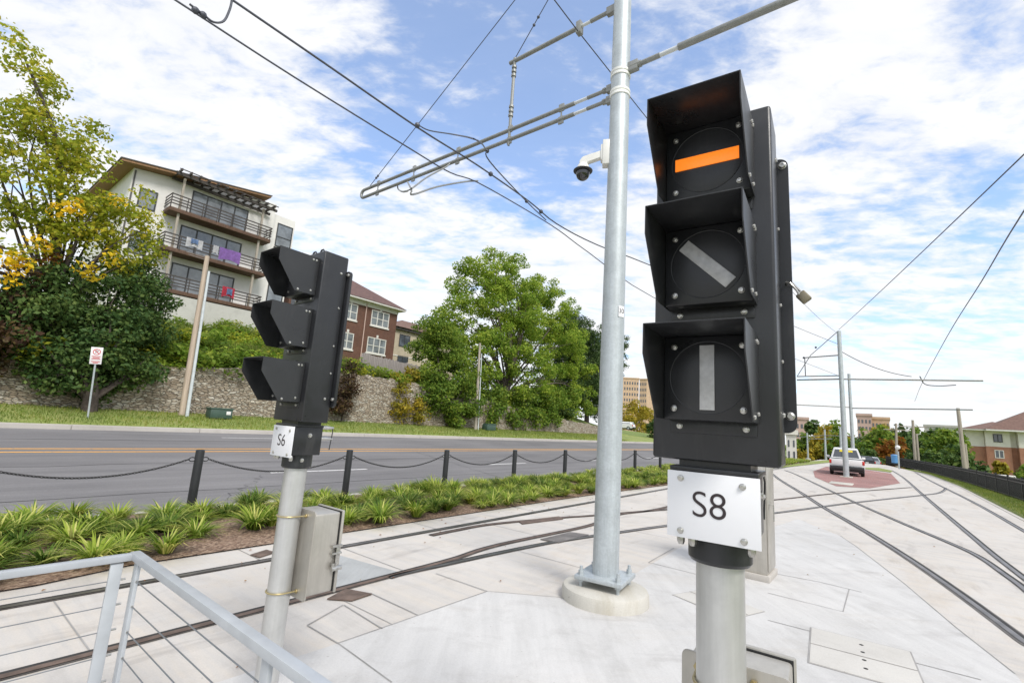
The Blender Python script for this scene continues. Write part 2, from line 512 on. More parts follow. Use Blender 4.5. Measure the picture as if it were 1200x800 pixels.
def tag(o, label, cat, group=None):
    o['label'] = label; o['category'] = cat
    if group:
        o['group'] = group
    return o
def struct(o, kind='structure'):
    o['kind'] = kind
    return o
def thing(name, label, cat, loc=(0, 0, 0), rz=0.0, group=None):
    o = bpy.data.objects.new(name, None)
    COL.objects.link(o)
    o.empty_display_size = .2
    o.location = loc; o.rotation_euler = (0, 0, rz)
    return tag(o, label, cat, group)
def copy_tree(o, parent=None):
    c = o.copy()
    COL.objects.link(c)
    if parent is not None:
        c.parent = parent
    for ch in list(o.children):
        copy_tree(ch, c)
    return c
def catmull(pts, sub=8):
    pts = [Vector(p) for p in pts]
    if len(pts) < 3:
        return [pts[0].lerp(pts[1], i / sub) for i in range(sub + 1)]
    out = []
    P = [pts[0] * 2 - pts[1]] + pts + [pts[-1] * 2 - pts[-2]]
    for i in range(1, len(P) - 2):
        a, b, c, d = P[i - 1], P[i], P[i + 1], P[i + 2]
        for k in range(sub):
            t = k / sub
            out.append(.5 * ((2 * b) + (c - a) * t + (2 * a - 5 * b + 4 * c - d) * t * t + (3 * b - a - 3 * c + d) * t ** 3))
    out.append(pts[-1])
    return out
def strip(mb, path, w0, w1, z):
    """flat ribbon along a ground path between lateral offsets w0 and w1"""
    vs = []
    for i, p in enumerate(path):
        d = path[min(i + 1, len(path) - 1)] - path[max(i - 1, 0)]
        nrm = Vector((-d.y, d.x, 0)).normalized()
        vs.append((mb.bm.verts.new((p.x + nrm.x * w0, p.y + nrm.y * w0, z)), mb.bm.verts.new((p.x + nrm.x * w1, p.y + nrm.y * w1, z))))
    for A, B in zip(vs, vs[1:]):
        mb.bm.faces.new((A[1], A[0], B[0], B[1]))
def sheet(name, pts, mat, z, parent=None, kind='structure'):
    mb = MB()
    mb.poly([(p[0], p[1], z) for p in pts])
    o = mb.build(name, mat, parent)
    for p in o.data.polygons:
        if p.normal.z < 0:
            p.flip()
    if kind and parent is None:
        struct(o, kind)
    return o

# ------------------------------------------------------------------ terrain
def clamp(x, a, b):
    return max(a, min(b, x))
def lerp_tab(x, tab):
    if x <= tab[0][0]:
        return tab[0][1]
    for (a, va), (b, vb) in zip(tab, tab[1:]):
        if x <= b:
            t = (x - a) / (b - a)
            return va + (vb - va) * t
    return tab[-1][1]
def drop(s):
    return -lerp_tab(s, [(60, 0), (90, .6), (180, 4.5), (400, 9), (3000, 12)])
def walltop(s):
    return lerp_tab(s, [(-10, 3.0), (3, 3.15), (10, 3.75), (19, 4.45), (24, 4.3), (40, 3.0), (52, 2.3), (60, 1.6)])
def shift(s):
    return lerp_tab(s, [(40, 0), (43, .12), (55, .6), (65, 1.9), (80, 4.0), (120, 10)])
def shl(s, l):
    return shift(s) * clamp((l + 60) / 20, 0, 1) * clamp(-l, 0, 1)
HILL = [(27.7, 0), (30, 1.1), (38, 3.3), (41, 3.7), (70, 4.6), (200, 6), (3000, 4)]
def road_z(l):
    return -.13 + .0685 * (l - 10.2)
def terr(s, l):
    d = drop(s)
    if l < 0:
        l = l - shl(s, l)
    hf = lerp_tab(s, [(45, 1), (62, .35), (95, .0)])
    if l < -4.85:
        z = lerp_tab(-l, [(4.85, .0), (8.5, -2.4), (40, -3.2), (400, -5), (3000, -6)])
    elif l < -3.35:
        z = .06
    elif l < 9.9:
        z = -.35
    elif l < 22.9:
        z = -.45 if l < 22.4 else .50
    elif l < 27.3:
        z = lerp_tab(l, [(22.9, .84), (24.2, 1.07), (26.9, 1.38), (27.3, 1.38)])
    else:
        wt = walltop(s) - .08
        z = wt + lerp_tab(l, HILL) * (.25 + .75 * hf) * lerp_tab(s, [(16, 1), (20, .35), (30, .45), (46, 1)])
        if s > 60:
            z = 1.38 + (z - 1.38) * hf + (1 - hf) * lerp_tab(l, [(27, 0), (36, .9), (60, .6)])
        z += .25 * math.sin(s * .9 + l * .4) * clamp((l - 29) / 4, 0, 1) * clamp((40 - l) / 3, 0, 1)
    return z + d
ss = [-900, -300, -120, -60, -40] + [x for x in np.arange(-30, 66, 1.5)] + [70, 76, 84, 92, 100, 115, 135, 160, 190, 240, 320, 450, 700, 1200, 3000]
ll = [-2500, -900, -400, -160, -80, -40, -24, -16, -12, -10, -8.5, -7.5, -6.5, -5.6, -4.85, -4.84, -4.2, -3.36, -3.34, 9.8, 9.95, 22.3, 22.55, 22.9, 23.6, 24.2, 25.2, 26.2, 26.9, 27.29, 27.31, 27.8] + list(np.arange(28.6, 42, 1.0)) + [44, 48, 54, 62, 75, 95, 130, 200, 400, 900, 2500]
mb = MB()
grid = [[mb.bm.verts.new(W(float(s), float(l) + shl(s, l), terr(s, l + shl(s, l)))) for l in ll] for s in ss]
for i in range(len(ss) - 1):
    for j in range(len(ll) - 1):
        mb.bm.faces.new((grid[i][j], grid[i + 1][j], grid[i + 1][j + 1], grid[i][j + 1]))
bmesh.ops.recalc_face_normals(mb.bm, faces=mb.bm.faces)
g = struct(mb.build('ground', M['grass'], sharp=180))
if g.data.polygons[0].normal.z < 0:
    for p in g.data.polygons:
        p.flip()
g.data.materials.append(M['hillgrass'])
for p in g.data.polygons:
    c = p.center
    if c.dot(LA) > 27.5 or c.dot(LA) < -6:
        p.material_index = 1

# road, one tilted sheet with its own long axis in local x
def road_sheet(name, l0, l1, s0, s1, mat, dz=0.0, step=6.0):
    mb = MB()
    n = max(2, int((s1 - s0) / step) + 1)
    rows = []
    for i in range(n + 1):
        s = s0 + (s1 - s0) * i / n
        rows.append([mb.bm.verts.new((s, l, road_z(l) + drop(s) + dz)) for l in (l0, (l0 + l1) / 2, l1)])
    for A, B in zip(rows, rows[1:]):
        for j in range(2):
            mb.bm.faces.new((A[j], B[j], B[j + 1], A[j + 1]))
    return mb.build(name, mat, rz=RZ)
struct(road_sheet('road', 10.12, 22.45, -60, 330, M['asphalt']))
mk = road_sheet('lane_marking', 17.42, 17.56, -60, 200, M['yellow'], .006); struct(mk)
mk = road_sheet('lane_marking', 17.98, 18.12, -60, 200, M['yellow'], .006); struct(mk)
s0 = slz(onL(424, 550, 13.7))[0]
dash = s0 - 12.0 * 4
while dash < 110:
    struct(road_sheet('lane_marking', 13.65, 13.77, dash, dash + 3.2, M['white'], .006, 2))
    dash += 9.0
struct(road_sheet('lane_marking', 20.9, 21.0, 8.3, 13.0, M['white'], .006, 2))
def crack(s_a, l_a, s_b, l_b, w):
    mb = MB(); n = 26; rows = []
    for i in range(n + 1):
        t_ = i / n
        s_ = s_a + (s_b - s_a) * t_ + random.uniform(-.12, .12); l_ = l_a + (l_b - l_a) * t_ + random.uniform(-.08, .08)
        ww = w * random.uniform(.5, 1.4)
        z_ = road_z(l_) + drop(s_) + .004
        d_ = Vector((-(l_b - l_a), s_b - s_a, 0)).normalized()
        q_ = Vector((s_ + random.uniform(0, .01), l_, z_))
        rows.append((mb.bm.verts.new(q_ - Vector((-d_.x, d_.y, 0)) * ww), mb.bm.verts.new(q_ + Vector((-d_.x, d_.y, 0)) * ww)))
    for A, B in zip(rows, rows[1:]):
        mb.bm.faces.new((A[0], B[0], B[1], A[1]))
    struct(mb.build('road_crack', M['tar'], rz=RZ))
for c_ in ((-6, 12.2, 30, 12.0, .018), (4, 10.3, 6.5, 13.4, .015), (14, 10.3, 15.2, 17.2, .018), (-3, 15.4, 26, 15.7, .015), (22, 10.4, 24, 14, .018), (0, 19.9, 34, 20.0, .02)):
    crack(*c_)
def kerb(name, l0, l1, s0, s1, zf, h, sh=lambda s: 0):
    mb = MB()
    n = int((s1 - s0) / 4)
    for i in range(n):
        a = s0 + (s1 - s0) * i / n; b = s0 + (s1 - s0) * (i + 1) / n - .012
        za, zb = zf(a), zf(b)
        ha, hb_ = sh(a), sh(b)
        pa = [(a, l0 + ha, za - h), (a, l1 + ha, za - h), (a, l1 + ha, za), (a, l0 + ha, za)]
        pb = [(b, l0 + hb_, zb - h), (b, l1 + hb_, zb - h), (b, l1 + hb_, zb), (b, l0 + hb_, zb)]
        t = bmesh.new()
        va = [t.verts.new(p) for p in pa]; vb = [t.verts.new(p) for p in pb]
        t.faces.new(va[::-1]); t.faces.new(vb)
        for j in range(4):
            t.faces.new((va[j], va[(j + 1) % 4], vb[(j + 1) % 4], vb[j]))
        bmesh.ops.recalc_face_normals(t, faces=t.faces)
        bmesh.ops.bevel(t, geom=t.edges[:], offset=.015, segments=2, affect='EDGES')
        mb._merge(t)
    return struct(mb.build(name, M['kerb'], rz=RZ))
kerb('kerb', 9.92, 10.14, -40, 84, lambda s: .03 + drop(s), .45)
kerb('kerb', 22.4, 22.95, -40, 120, lambda s: .86 + drop(s), .5)

# plaza and track slab
def E2(s, l):
    return W(s, l)
def plane_sheet(name, outline, mat, z):
    mb = MB()
    mb.poly([(*p, z) for p in outline])
    bmesh.ops.triangulate(mb.bm, faces=mb.bm.faces)
    o = struct(mb.build(name, mat, rz=RZ))
    for p in o.data.polygons:
        if p.normal.z < 0:
            p.flip()
    return o
plane_sheet('plaza', [(-40, -3.2)] + [(x, -3.2 + shift(x)) for x in (40, 43, 49, 55, 60, 65, 70, 75)] + [(75, 7.0), (-40, 7.0)], M['slab'], 0.0)
mb = MB()
mb.box(75, 76, .2, 7.0, -2, -.004)
struct(mb.build('plaza_edge', M['kerb'], rz=RZ))
# brushed platform paving between the two tracks
P = [onz(396, 754), onz(571, 693), onz(655, 700), onz(690, 703), onz(800, 640), onz(905, 618), onz(935, 608), onz(985, 628), onz(1003, 640), onz(1060, 684), onz(1120, 735), onz(1190, 790)]
far = [W(-3.0, -1.6), W(-6, -1.5), W(-6, 3.2), W(-1.0, 3.9)]
sheet('platform_paving', P + far, M['plaza'], .005)
# band beside the planter
strip_pts = [W(-40, 6.62), W(60, 6.62)]

jm = MB()
def joint(pts, w=.012, z=.0085):
    strip(jm, [onz(*p) for p in pts] if not hasattr(pts[0], 'x') else pts, -w / 2, w / 2, z)
for L0 in [[(360, 733), (396, 754), (459, 800)], [(396, 754), (571, 693), (655, 700), (668, 704)], [(511, 672), (571, 693)], [(403, 709), (448, 737)],
           [(434, 695), (490, 721)], [(360, 733), (402, 709)], [(1003, 640), (1060, 684), (1120, 735), (1190, 790)], [(900, 695), (988, 717), (995, 691)],
           [(760, 659), (828, 676)], [(760, 659), (790, 642)], [(1065, 775), (1150, 797)], [(886, 668), (960, 682), (1010, 694)], [(985, 628), (1003, 640)],
           [(900, 727), (950, 740)]]:
    joint(L0)
for s in np.arange(-9, 40, 3.05):
    joint([W(s, 6.34), W(s, 6.98)], .012, .0045)
    joint([W(s + 1.1, 4.86), W(s + 1.1, 6.2)], .012, .0045)
    joint([W(s, 3.3), W(s, 4.7)], .01, .0045)
joint([W(-9, 6.52), W(1.2, 6.52)], .012, .0045)
struct(jm.build('pavement_joint', M['hairjoint']))

# planter bed with a gently lumpy surface
mb = MB()
rows = []
for s in np.arange(-14, 72, .8):
    inner = 6.76 if s < 1.3 else 6.96 if s < 12 else 6.96 - min(.4, (s - 12) * .04)
    row = []
    for k in range(8):
        t = k / 7
        l = inner + (9.93 - inner) * t
        z = .02 + .05 * math.sin(PI * t) + random.uniform(-.012, .02) * (0 if k in (0, 7) else 1)
        row.append(mb.bm.verts.new((s, l, z + drop(s))))
    rows.append(row)
for A, B in zip(rows, rows[1:]):
    for j in range(7):
        mb.bm.faces.new((A[j], B[j], B[j + 1], A[j + 1]))
struct(mb.build('planting_bed', M['mulch'], rz=RZ, sharp=180))

# ------------------------------------------------------------------ rails
def tram_rail(px, label, group, w=.17, rusty=False, ext=None, back=False):
    path = [onz(*p) for p in px]
    if w == .17:
        w = .125
    if ext:
        path = path + ext
    if back:
        path = path + [path[-1] - S * 3.5, path[-1] - S * 9, path[-1] - S * 20]
    path = catmull(path, 10)
    for p in path:
        p.z = 0
    t = thing('tram_rail', label, 'rail', path[0], 0, group)
    rel = [p - path[0] for p in path]
    def mk(name, a, b, z, m):
        mb = MB(); strip(mb, rel, a, b, z); mb.build(name, m, t)
    mk('rubber_boot', -w / 2, w / 2, .0095, M['rubber'])
    mk('flangeway', .012, .060, .0135, M['groove'])
    mb = MB()
    vs = []
    mk('rail_head', -.055, .012, .0175, M['rust'] if rusty else M['railsteel'])
    return t
GR = 'grooved tram rails set in the concrete'
def lrail(l, s0, s1):
    return [W(s, l) for s in np.linspace(s0, s1, 12)]
def tram_rail_w(path, label, group, **k):
    global onz
    o = onz
    onz = lambda *a: Vector((a[0], a[1], 0))
    r = tram_rail([(p.x, p.y) for p in path], label, group, **k)
    onz = o
    return r
tram_rail_w(lrail(6.27, -8, 60), 'straight grooved rail running closest beside the planting bed', GR)
tram_rail_w(lrail(4.79, -8, 1.6) + [onz(469, 672), onz(532, 655), onz(585, 638.5), onz(690, 616), onz(725, 603), onz(782, 594), onz(860, 571)] , 'long grooved rail passing just behind the footing of the tall pole', GR, rusty=True)
tram_rail([(505, 627.5), (532, 622), (575, 614.5), (648, 607.5), (690, 604.5), (725, 601.5), (782, 597), (850, 591), (914, 585), (990, 577), (1068, 571)], 'curved rail branching off left of the tall pole, farther one of the crossover', GR, rusty=True)
tram_rail([(455, 677), (473, 672), (520, 662), (585, 648), (640, 637), (690, 629), (725, 624), (782, 616), (850, 608), (917, 600), (1000, 589), (1082, 580), (1100, 577.5), (1107, 574), (1108, 571.5)], 'curved rail branching off in front of the tall pole, nearer one of the crossover', GR)
tram_rail([(905, 555), (914, 562), (940, 578), (963, 593), (1010, 620), (1060, 651), (1120, 692), (1200, 751), (1230, 775)], 'thick dark rail running from behind the steel cabinet to the lower right corner', GR, w=.165, back=True)
tram_rail([(920, 551), (931, 555), (965, 571), (1005, 590), (1060, 614), (1110, 635), (1145, 651), (1175, 671), (1215, 702)], 'rail crossing the paving right of the brick pavers and meeting another at a frog', GR, back=True)
tram_rail([(1045, 551), (1058, 559), (1082, 580), (1110, 604), (1140, 629), (1165, 650), (1200, 677), (1225, 697)], 'dark rail coming down from right of the brick pavers into the frog', GR, back=True)
tram_rail([(1072, 553), (1090, 563), (1140, 588), (1200, 622), (1240, 645)], 'outermost rail beside the grass strip along the black fence', GR, back=True)

def cover(name, px, mat, label, cat, z=.013, h=.012):
    pts = [onz(*p) for p in px]
    c = sum(pts, Vector()) / len(pts)
    mb = MB()
    mb.prism([p - c for p in pts], Vector((0, 0, h)), .002)
    o = mb.build(name, mat, loc=(c.x, c.y, z - .006))
    return tag(o, label, cat)
cover('switch_cover', [(607, 611), (655, 605.5), (660, 608.5), (612, 614.5)], M['rust'], 'dark rusty cover plate among the rails behind the tall pole', 'cover plate')
cover('switch_cover', [(633, 632.5), (668, 624), (690, 627), (655, 636.5)], M['rubber'], 'dark steel cover plate in the switch left of the tall pole', 'cover plate')
cover('drain_cover', [(383, 703), (405, 691), (436, 697), (412, 705)], M['rust'], 'brown rusty drain cover beside the rail right of the S6 post', 'drain cover')
cover('drain_cover', [(293, 651), (312, 645), (322, 648), (304, 654)], M['rust'], 'small reddish brown drain cover behind the S6 post near the planting bed', 'drain cover')
sheet('switch_panel', [onz(345, 698), onz(392, 649), onz(470, 671), onz(365, 700)], M['panel'], .0055)
def hatch(px, label):
    pts = [onz(*p) for p in px]
    c = sum(pts, Vector()) / 4
    t = thing('access_hatch', label, 'hatch', (c.x, c.y, 0))
    rel = [p - c for p in pts]
    mb = MB(); mb.prism([p * 1.0 + Vector((0, 0, -.01)) for p in rel], Vector((0, 0, .018)), .002); mb.build('rim', M['hairjoint'], t)
    mb = MB(); mb.prism([p * .965 for p in rel], Vector((0, 0, .012)), .003)
    mb.build('lid', M['hatch'], t)
    mb = MB()
    a = rel[0].lerp(rel[3], .5); b2 = rel[1].lerp(rel[2], .5)
    strip(mb, [a * .965, b2 * .965], -.006, .006, .0145); mb.build('seam', M['joint'], t)
    mb = MB()
    for k in range(4):
        q = rel[0].lerp(rel[1], .52).lerp(rel[3].lerp(rel[2], .52), .18 + .2 * k)
        mb.lathe([(.018, .0125), (.018, .0142)], 8, Matrix.Translation(q))
    mb.build('pick_hole', M['groove'], t)
    return t
A, B = onz(949, 735), onz(1068, 764)
ex = (B - A); ey = Vector((ex.y, -ex.x, 0)).normalized() * 1.0
def hatch_w(A, ex, ey, label):
    global onz
    o = onz; onz = lambda *a: Vector((a[0], a[1], 0))
    q = [A, A + ex, A + ex + ey, A + ey]
    r = hatch([(p.x, p.y) for p in q], label); onz = o
    return r
hatch_w(A, ex, ey, 'large beige access hatch in the paving at the lower right')
A = onz(826, 690); B = onz(897, 717)
ex = B - A; ey = Vector((ex.y, -ex.x, 0)).normalized() * .62
hatch_w(A, ex, ey, 'smaller beige access hatch behind the S8 signal post')

# ------------------------------------------------------------------ signals
def text_mesh(s, size, mat, ext=.0008, offset=0.0):
    cu = bpy.data.curves.new('lettering', 'FONT')
    cu.body = s; cu.size = size; cu.extrude = ext; cu.align_x = 'CENTER'; cu.align_y = 'CENTER'
    cu.offset = offset
    o = bpy.data.objects.new('lettering_tmp', cu)
    COL.objects.link(o)
    dg = bpy.context.evaluated_depsgraph_get()
    me = bpy.data.meshes.new_from_object(o.evaluated_get(dg))
    bpy.data.objects.remove(o)
    me.materials.clear(); me.materials.append(mat)
    me.transform(Matrix.Rotation(PI / 2, 4, 'X'))
    return me
ROTX = Matrix.Rotation(PI / 2, 4, 'X')      # z axis -> -y (towards the viewer of the face)
def screw(mb, x, y, z, r=.0095, h=.006, facing='-y'):
    m = Matrix.Translation((x, y, z)) @ (ROTX if facing == '-y' else Matrix.Rotation(PI / 2, 4, 'Y'))
    mb.lathe([(r * 1.15, 0), (r * 1.15, h * .25), (r, h * .3), (r * .92, h * .85), (r * .7, h), (r * .35, h), (r * .3, h * .7)], 12, m)
_screw_cache = {}
def screws(name, parent, items, mat=None):
    """each screw an object of its own; items (x, y, z, r, h, facing)"""
    for (x, y, z, r, h, fc) in items:
        key = (name, r, h)
        if key not in _screw_cache:
            mb = MB(); screw(mb, 0, 0, 0, r, h, '-y')
            _screw_cache[key] = mb.mesh(name, mat or M['bolt'])
        o = bpy.data.objects.new(name, _screw_cache[key]); COL.objects.link(o); o.parent = parent
        o.location = (x, y, z)
        o.rotation_euler = (random.uniform(0, .1) if False else 0, 0, {'-y': 0, 'x': PI / 2, '-x': -PI / 2}[fc])
def rounded_rect(x0, x1, z0, z1, r, y, n=5):
    pts = []
    for cx, cz, a0 in ((x1 - r, z1 - r, 0), (x0 + r, z1 - r, 90), (x0 + r, z0 + r, 180), (x1 - r, z0 + r, 270)):
        for k in range(n + 1):
            a = R_(a0 + 90 * k / n)
            pts.append((cx + r * math.cos(a), y, cz + r * math.sin(a)))
    return pts
def make_signal(q, rz, text, label, lit, zo=0.0):
    t = thing('tram_signal', label, 'tram signal', (q.x, q.y, 0), rz, 'bar aspect tram signals on steel posts')
    t['category'] = 'signal'
    # post
    mb = MB()
    mb.lathe([(.0715, .02), (.0715, 1.66)], 40)
    mb.build('post', M['alu'], t)
    mb = MB()
    mb.box(-.16, .16, -.16, .16, .0, .022, .004)
    for sx in (-1, 1):
        for sy in (-1, 1):
            mb.lathe([(.02, .022), (.02, .05), (.01, .06)], 6, Matrix.Translation((sx * .12, sy * .12, 0)))
    mb.build('base_plate', M['alu'], t)
    # collar and terminal block under the head
    mb = MB()
    mb.lathe([(.088, 1.515), (.095, 1.525), (.0955, 1.70), (.090, 1.715)], 36)
    c = mb.build('collar', M['black'], t)
    mb = MB()
    mb.box(-.122, .118, -.112, .092, 1.605, 1.795, .006)
    mb.box(-.128, .128, -.118, .09, 1.79, 1.805, .003)
    mb.box(-.105, .105, -.09, .08, 1.803, 1.828)
    blk = mb.build('terminal_block', M['black'], t)
    screws('bolt', blk, [(.118, .0, 1.735, .013, .010, 'x'), (.093, -.02, 1.57, .012, .01, 'x')])
    for x in (-.095, -.06, .105):
        mb = MB(); mb.lathe([(.008, 1.567), (.012, 1.575), (.012, 1.592), (.006, 1.605)], 8, Matrix.Translation((x, -.105, 0)))
        mb.build('nut', M['bolt'], blk)
    for z in (1.79, 1.715):
        mb = MB()
        mb.tube([(.10, .08, z), (.106, .12, z), (.112, .175, z)], [.007, .014, .007], 8)
        mb.build('wing_bolt', M['bolt'], blk)
    mb = MB(); mb.tube([(.112, .165, 1.79), (.116, .168, 1.76), (.112, .16, 1.64)], .0035, 6)
    mb.build('tie_strap', M['plastic'], blk)
    # head
    mb = MB()
    mb.box(-.187, .187, -.112, .078, 1.824, 2.998, .010, None, 3)
    mb.build('housing', M['black'], t)
    mb = MB()
    mb.prism(rounded_rect(-.19, .222, 1.93, 2.90, .03, .080), Vector((0, .022, 0)), .002)
    dr = mb.build('rear_door', M['black'], t)
    screws('bolt', dr, [(.204, .080, 1.985, .012, .012, '-y'), (.204, .080, 2.87, .012, .012, '-y'), (.187, .03, 1.985, .008, .006, 'x'), (.187, .03, 2.87, .008, .006, 'x'),
        (.187, .045, 2.35, .006, .005, 'x'), (.187, .045, 2.62, .006, .005, 'x'), (.187, .05, 2.16, .006, .005, 'x')])
    for x in (-.05, .05):
        mb = MB(); mb.tube([(x - .022, -.055, 2.99), (x - .022, -.055, 3.03), (x - .01, -.055, 3.042), (x + .01, -.055, 3.042), (x + .022, -.055, 3.03), (x + .022, -.055, 2.99)], .0065, 8)
        mb.build('lifting_eye', M['black'], t)
    for k, zc in enumerate((2.81, 2.447, 2.081)):
        mb = MB()
        mb.box(-.132, .132, -.181, -.110, zc - .132, zc + .130, .005)
        mb.box(-.128, .128, -.1165, -.110, zc - .172, zc - .125, .003)
        mb.box(-.022, .022, -.1175, -.110, zc + .128, zc + .150, .003)
        mod = mb.build('lens_module', M['black'], t)
        mb = MB()
        mb.lathe([(.1135, .0), (.1128, .0014), (.1112, .0008), (.110, .0014), (.05, .0022), (.01, .0025)], 56, Matrix.Translation((0, -.1805, zc)) @ ROTX)
        mb.build('lens_disc', M['disc'], mod)
        ang = (0, 45, 90)[k]
        mb = MB()
        mb.box(-.1, .1, -.1868, -.1825, -.0215, .0215, .0008)
        mb.bm.transform(Matrix.Translation((0, 0, zc)) @ Matrix.Rotation(R_(ang), 4, 'Y'))
        mb.build('aspect_bar', M['orange'] if (k == 0 and lit) else M['barglass'], mod)
        screws('screw', mod, [(sx * .1, -.181, zc + sz * .0975, .0085, .007, '-y') for sx in (-1, 1) for sz in (-1, 1)] + [(sx * .098, -.1165, zc - .150, .0085, .007, '-y') for sx in (-1, 1)])
        # sheet-metal visor: top and two cheeks, bent from one sheet
        th = .0035
        mb = MB()
        o = .1355
        prof = [(.115, .134), (.392, .134), (.392, .045), (.262, -.132), (.115, -.132)]
        for sx in (-1, 1):
            mb.prism([(sx * o, -e, zc + z) for e, z in prof], Vector((-sx * th, 0, 0)), .0008)
        mb.box(-o, o, -.392, -.115, zc + .1305, zc + .1345, .0015)
        v = mb.build('visor', M['visor'], mod)
        screws('rivet', mod, [(sx * .1355, -e, zc + z, .007, .0045, 'x' if sx > 0 else '-x') for sx in (-1, 1) for (e, z) in ((.135, .112), (.158, .112), (.15, -.105), (.24, -.118))])
    # sign plate
    mb = MB()
    mb.box(-.133, .133, -.1245, -.1205, 1.590, 1.790, .0012)
    pl = mb.build('number_plate', M['plate'], t)
    me = text_mesh(text, .110, M['letter'], .0006, -.0009)
    o = bpy.data.objects.new('lettering', me); COL.objects.link(o); o.parent = pl; o.location = (-.008, -.1253, 1.692)
    screws('screw', pl, [(sx, -.1245, 1.69 + sz, .0088, .006, '-y') for sx, sz in ((-.092, .078), (.086, .072), (-.092, -.08), (.088, -.082))])
    # junction box on the back of the post
    mb = MB()
    mb.prism(rounded_rect(-.135, .185, .69 + zo, 1.245 + zo, .02, .0755), Vector((0, .01, 0)), .002)
    mb.box(-.115, .175, .0855, .275, .715 + zo, 1.225 + zo, .012, None, 3)
    jb = mb.build('junction_box', M['stainless'], t)
    mb = MB(); mb.box(-.118, .178, .275, .281, .712 + zo, 1.228 + zo); mb.build('gasket', M['darkslot'], jb)
    mb = MB(); mb.box(-.125, .185, .281, .302, .705 + zo, 1.235 + zo, .006); ld = mb.build('lid', M['stainless'], jb)
    mb = MB()
    mb.box(.176, .205, .225, .30, 1.0, 1.016, .003); mb.box(.176, .205, .225, .30, .955, .968, .003)
    mb.box(.186, .197, .262, .285, .87, 1.01, .002)
    mb.tube([(.196, .235, .865), (.196, .31, .865)], .016, 10); mb.tube([(.196, .245, .85), (.196, .245, .90)], .012, 8)
    mb.build('latch', M['bolt'], jb)
    for z in (1.205 + zo, .735 + zo):
        mb = MB()
        pts = [(.083, .09, z)] + [(.0775 * math.cos(a), .0775 * math.sin(a), z) for a in np.linspace(0, -PI, 19)] + [(-.083, .09, z)]
        mb.tube(pts, .0052, 8)
        for sx in (-1, 1):
            mb.lathe([(.013, 0), (.013, .009)], 6, Matrix.Translation((sx * .083, .074, z)) @ ROTX)
        mb.build('u_bolt', M['rodgold'], t)
    return t
TH = R_(-33.8)
qS8 = Vector((.7083, 1.6078, 0))
d = ray(341, 590); qS6 = CAM + d / F * 3.2; qS6.z = 0
sig8 = make_signal(qS8, TH, 'S8', 'black three lens signal close to the camera reading S8, orange bar lit', True, -.045)
sig6 = make_signal(qS6, R_(-37.5), 'S6', 'black three lens signal seen from its side, reading S6, behind the cable railing', False)
# padlock on the S8 door
t = thing('padlock', 'worn steel padlock hanging from the rear door edge of the S8 signal', 'padlock', tuple(Matrix.Translation(qS8) @ Matrix.Rotation(TH, 4, 'Z') @ Vector((.205, .076, 2.437))), TH)
mb = MB(); mb.tube([(0, .01, -.006), (0, -.014, -.004), (.012, -.022, -.010), (.030, -.020, -.036), (.036, -.012, -.048)], .0038, 8)
mb.tube([(.004, .012, .006), (.016, .010, .0), (.04, .006, -.034)], .0038, 8); mb.build('shackle', M['bolt'], t)
mb = MB(); mb.box(-.0155, .0155, -.010, .010, -.019, .019, .004)
mb.bm.transform(Matrix.Translation((.049, -.004, -.058)) @ Matrix.Rotation(R_(-38), 4, 'Y')); mb.build('lock_body', M['brass'], t)

# ------------------------------------------------------------------ tall pole, footing, arms
PB = Vector((1.255, 5.86, 0))
mb = MB()
mb.lathe([(.49, -.05), (.49, .10), (.475, .135), (.44, .15), (.2, .152)], 56)
tag(mb.build('pole_footing', M['footing'], loc=PB), 'round raised concrete footing under the tall galvanised pole', 'footing')
pole = thing('overhead_line_pole', 'tall galvanised overhead line pole with bracket arms standing on a round concrete footing', 'pole', PB, RZ)
ZP = .235
mb = MB()
prof = [(.150, ZP + .03), (.147, 1.5)] + [(.147 - .0042 * (z - 1.5), z) for z in (3, 5, 7, 9, 11)] + [(.05, 11.02)]
mb.lathe(prof, 40)
mb.build('shaft', M['galv'], pole)
mb = MB()
mb.box(-.275, .275, -.275, .275, ZP - .005, ZP + .04, .006)
bp = mb.build('base_plate', M['galv'], pole)
bp.rotation_euler = (0, 0, R_(8))
for sx in (-1, 1):
    for sy in (-1, 1):
        mb = MB()
        mb.lathe([(.018, .13), (.018, ZP + .13)], 10)
        mb.lathe([(.036, ZP + .035), (.036, ZP + .045), (.032, ZP + .046), (.032, ZP + .085)], 6)
        mb.lathe([(.034, ZP - .035), (.034, ZP - .006)], 6)
        an = mb.build('anchor_bolt', M['galv'], bp, loc=(sx * .215, sy * .215, 0))
mb = MB()
def rad(z):
    return .147 - .0042 * (z - 1.5)
for z in (6.44, 6.74):
    mb = MB()
    mb.lathe([(rad(z) + .004, z - .05), (rad(z) + .012, z - .045), (rad(z) + .012, z - .012), (rad(z) + .004, z - .008), (rad(z) + .004, z + .008), (rad(z) + .012, z + .012), (rad(z) + .012, z + .045), (rad(z) + .004, z + .05)], 32)
    mb.build('clamp_band', M['band'], pole)
# number tag
mb = MB()
mb.box(-.045, .045, -.004, .0, -.07, .07, .001)
dirp = (Vector((0, 0, 0)) - PB).normalized()
angp = math.atan2(-.9, -.35)
tg = mb.build('number_tag', M['plate'], pole)
zt = 3.36
dl = Matrix.Rotation(-RZ, 4, 'Z') @ Vector((.50, -.866, 0))
tg.location = dl * (rad(zt) + .002) + Vector((0, 0, zt)); tg.rotation_euler = (0, 0, math.atan2(dl.y, dl.x) + PI / 2)
me = text_mesh('30', .085, M['letter'], .0005)
o = bpy.data.objects.new('lettering', me); COL.objects.link(o); o.parent = tg; o.location = (0, -.0048, .004)
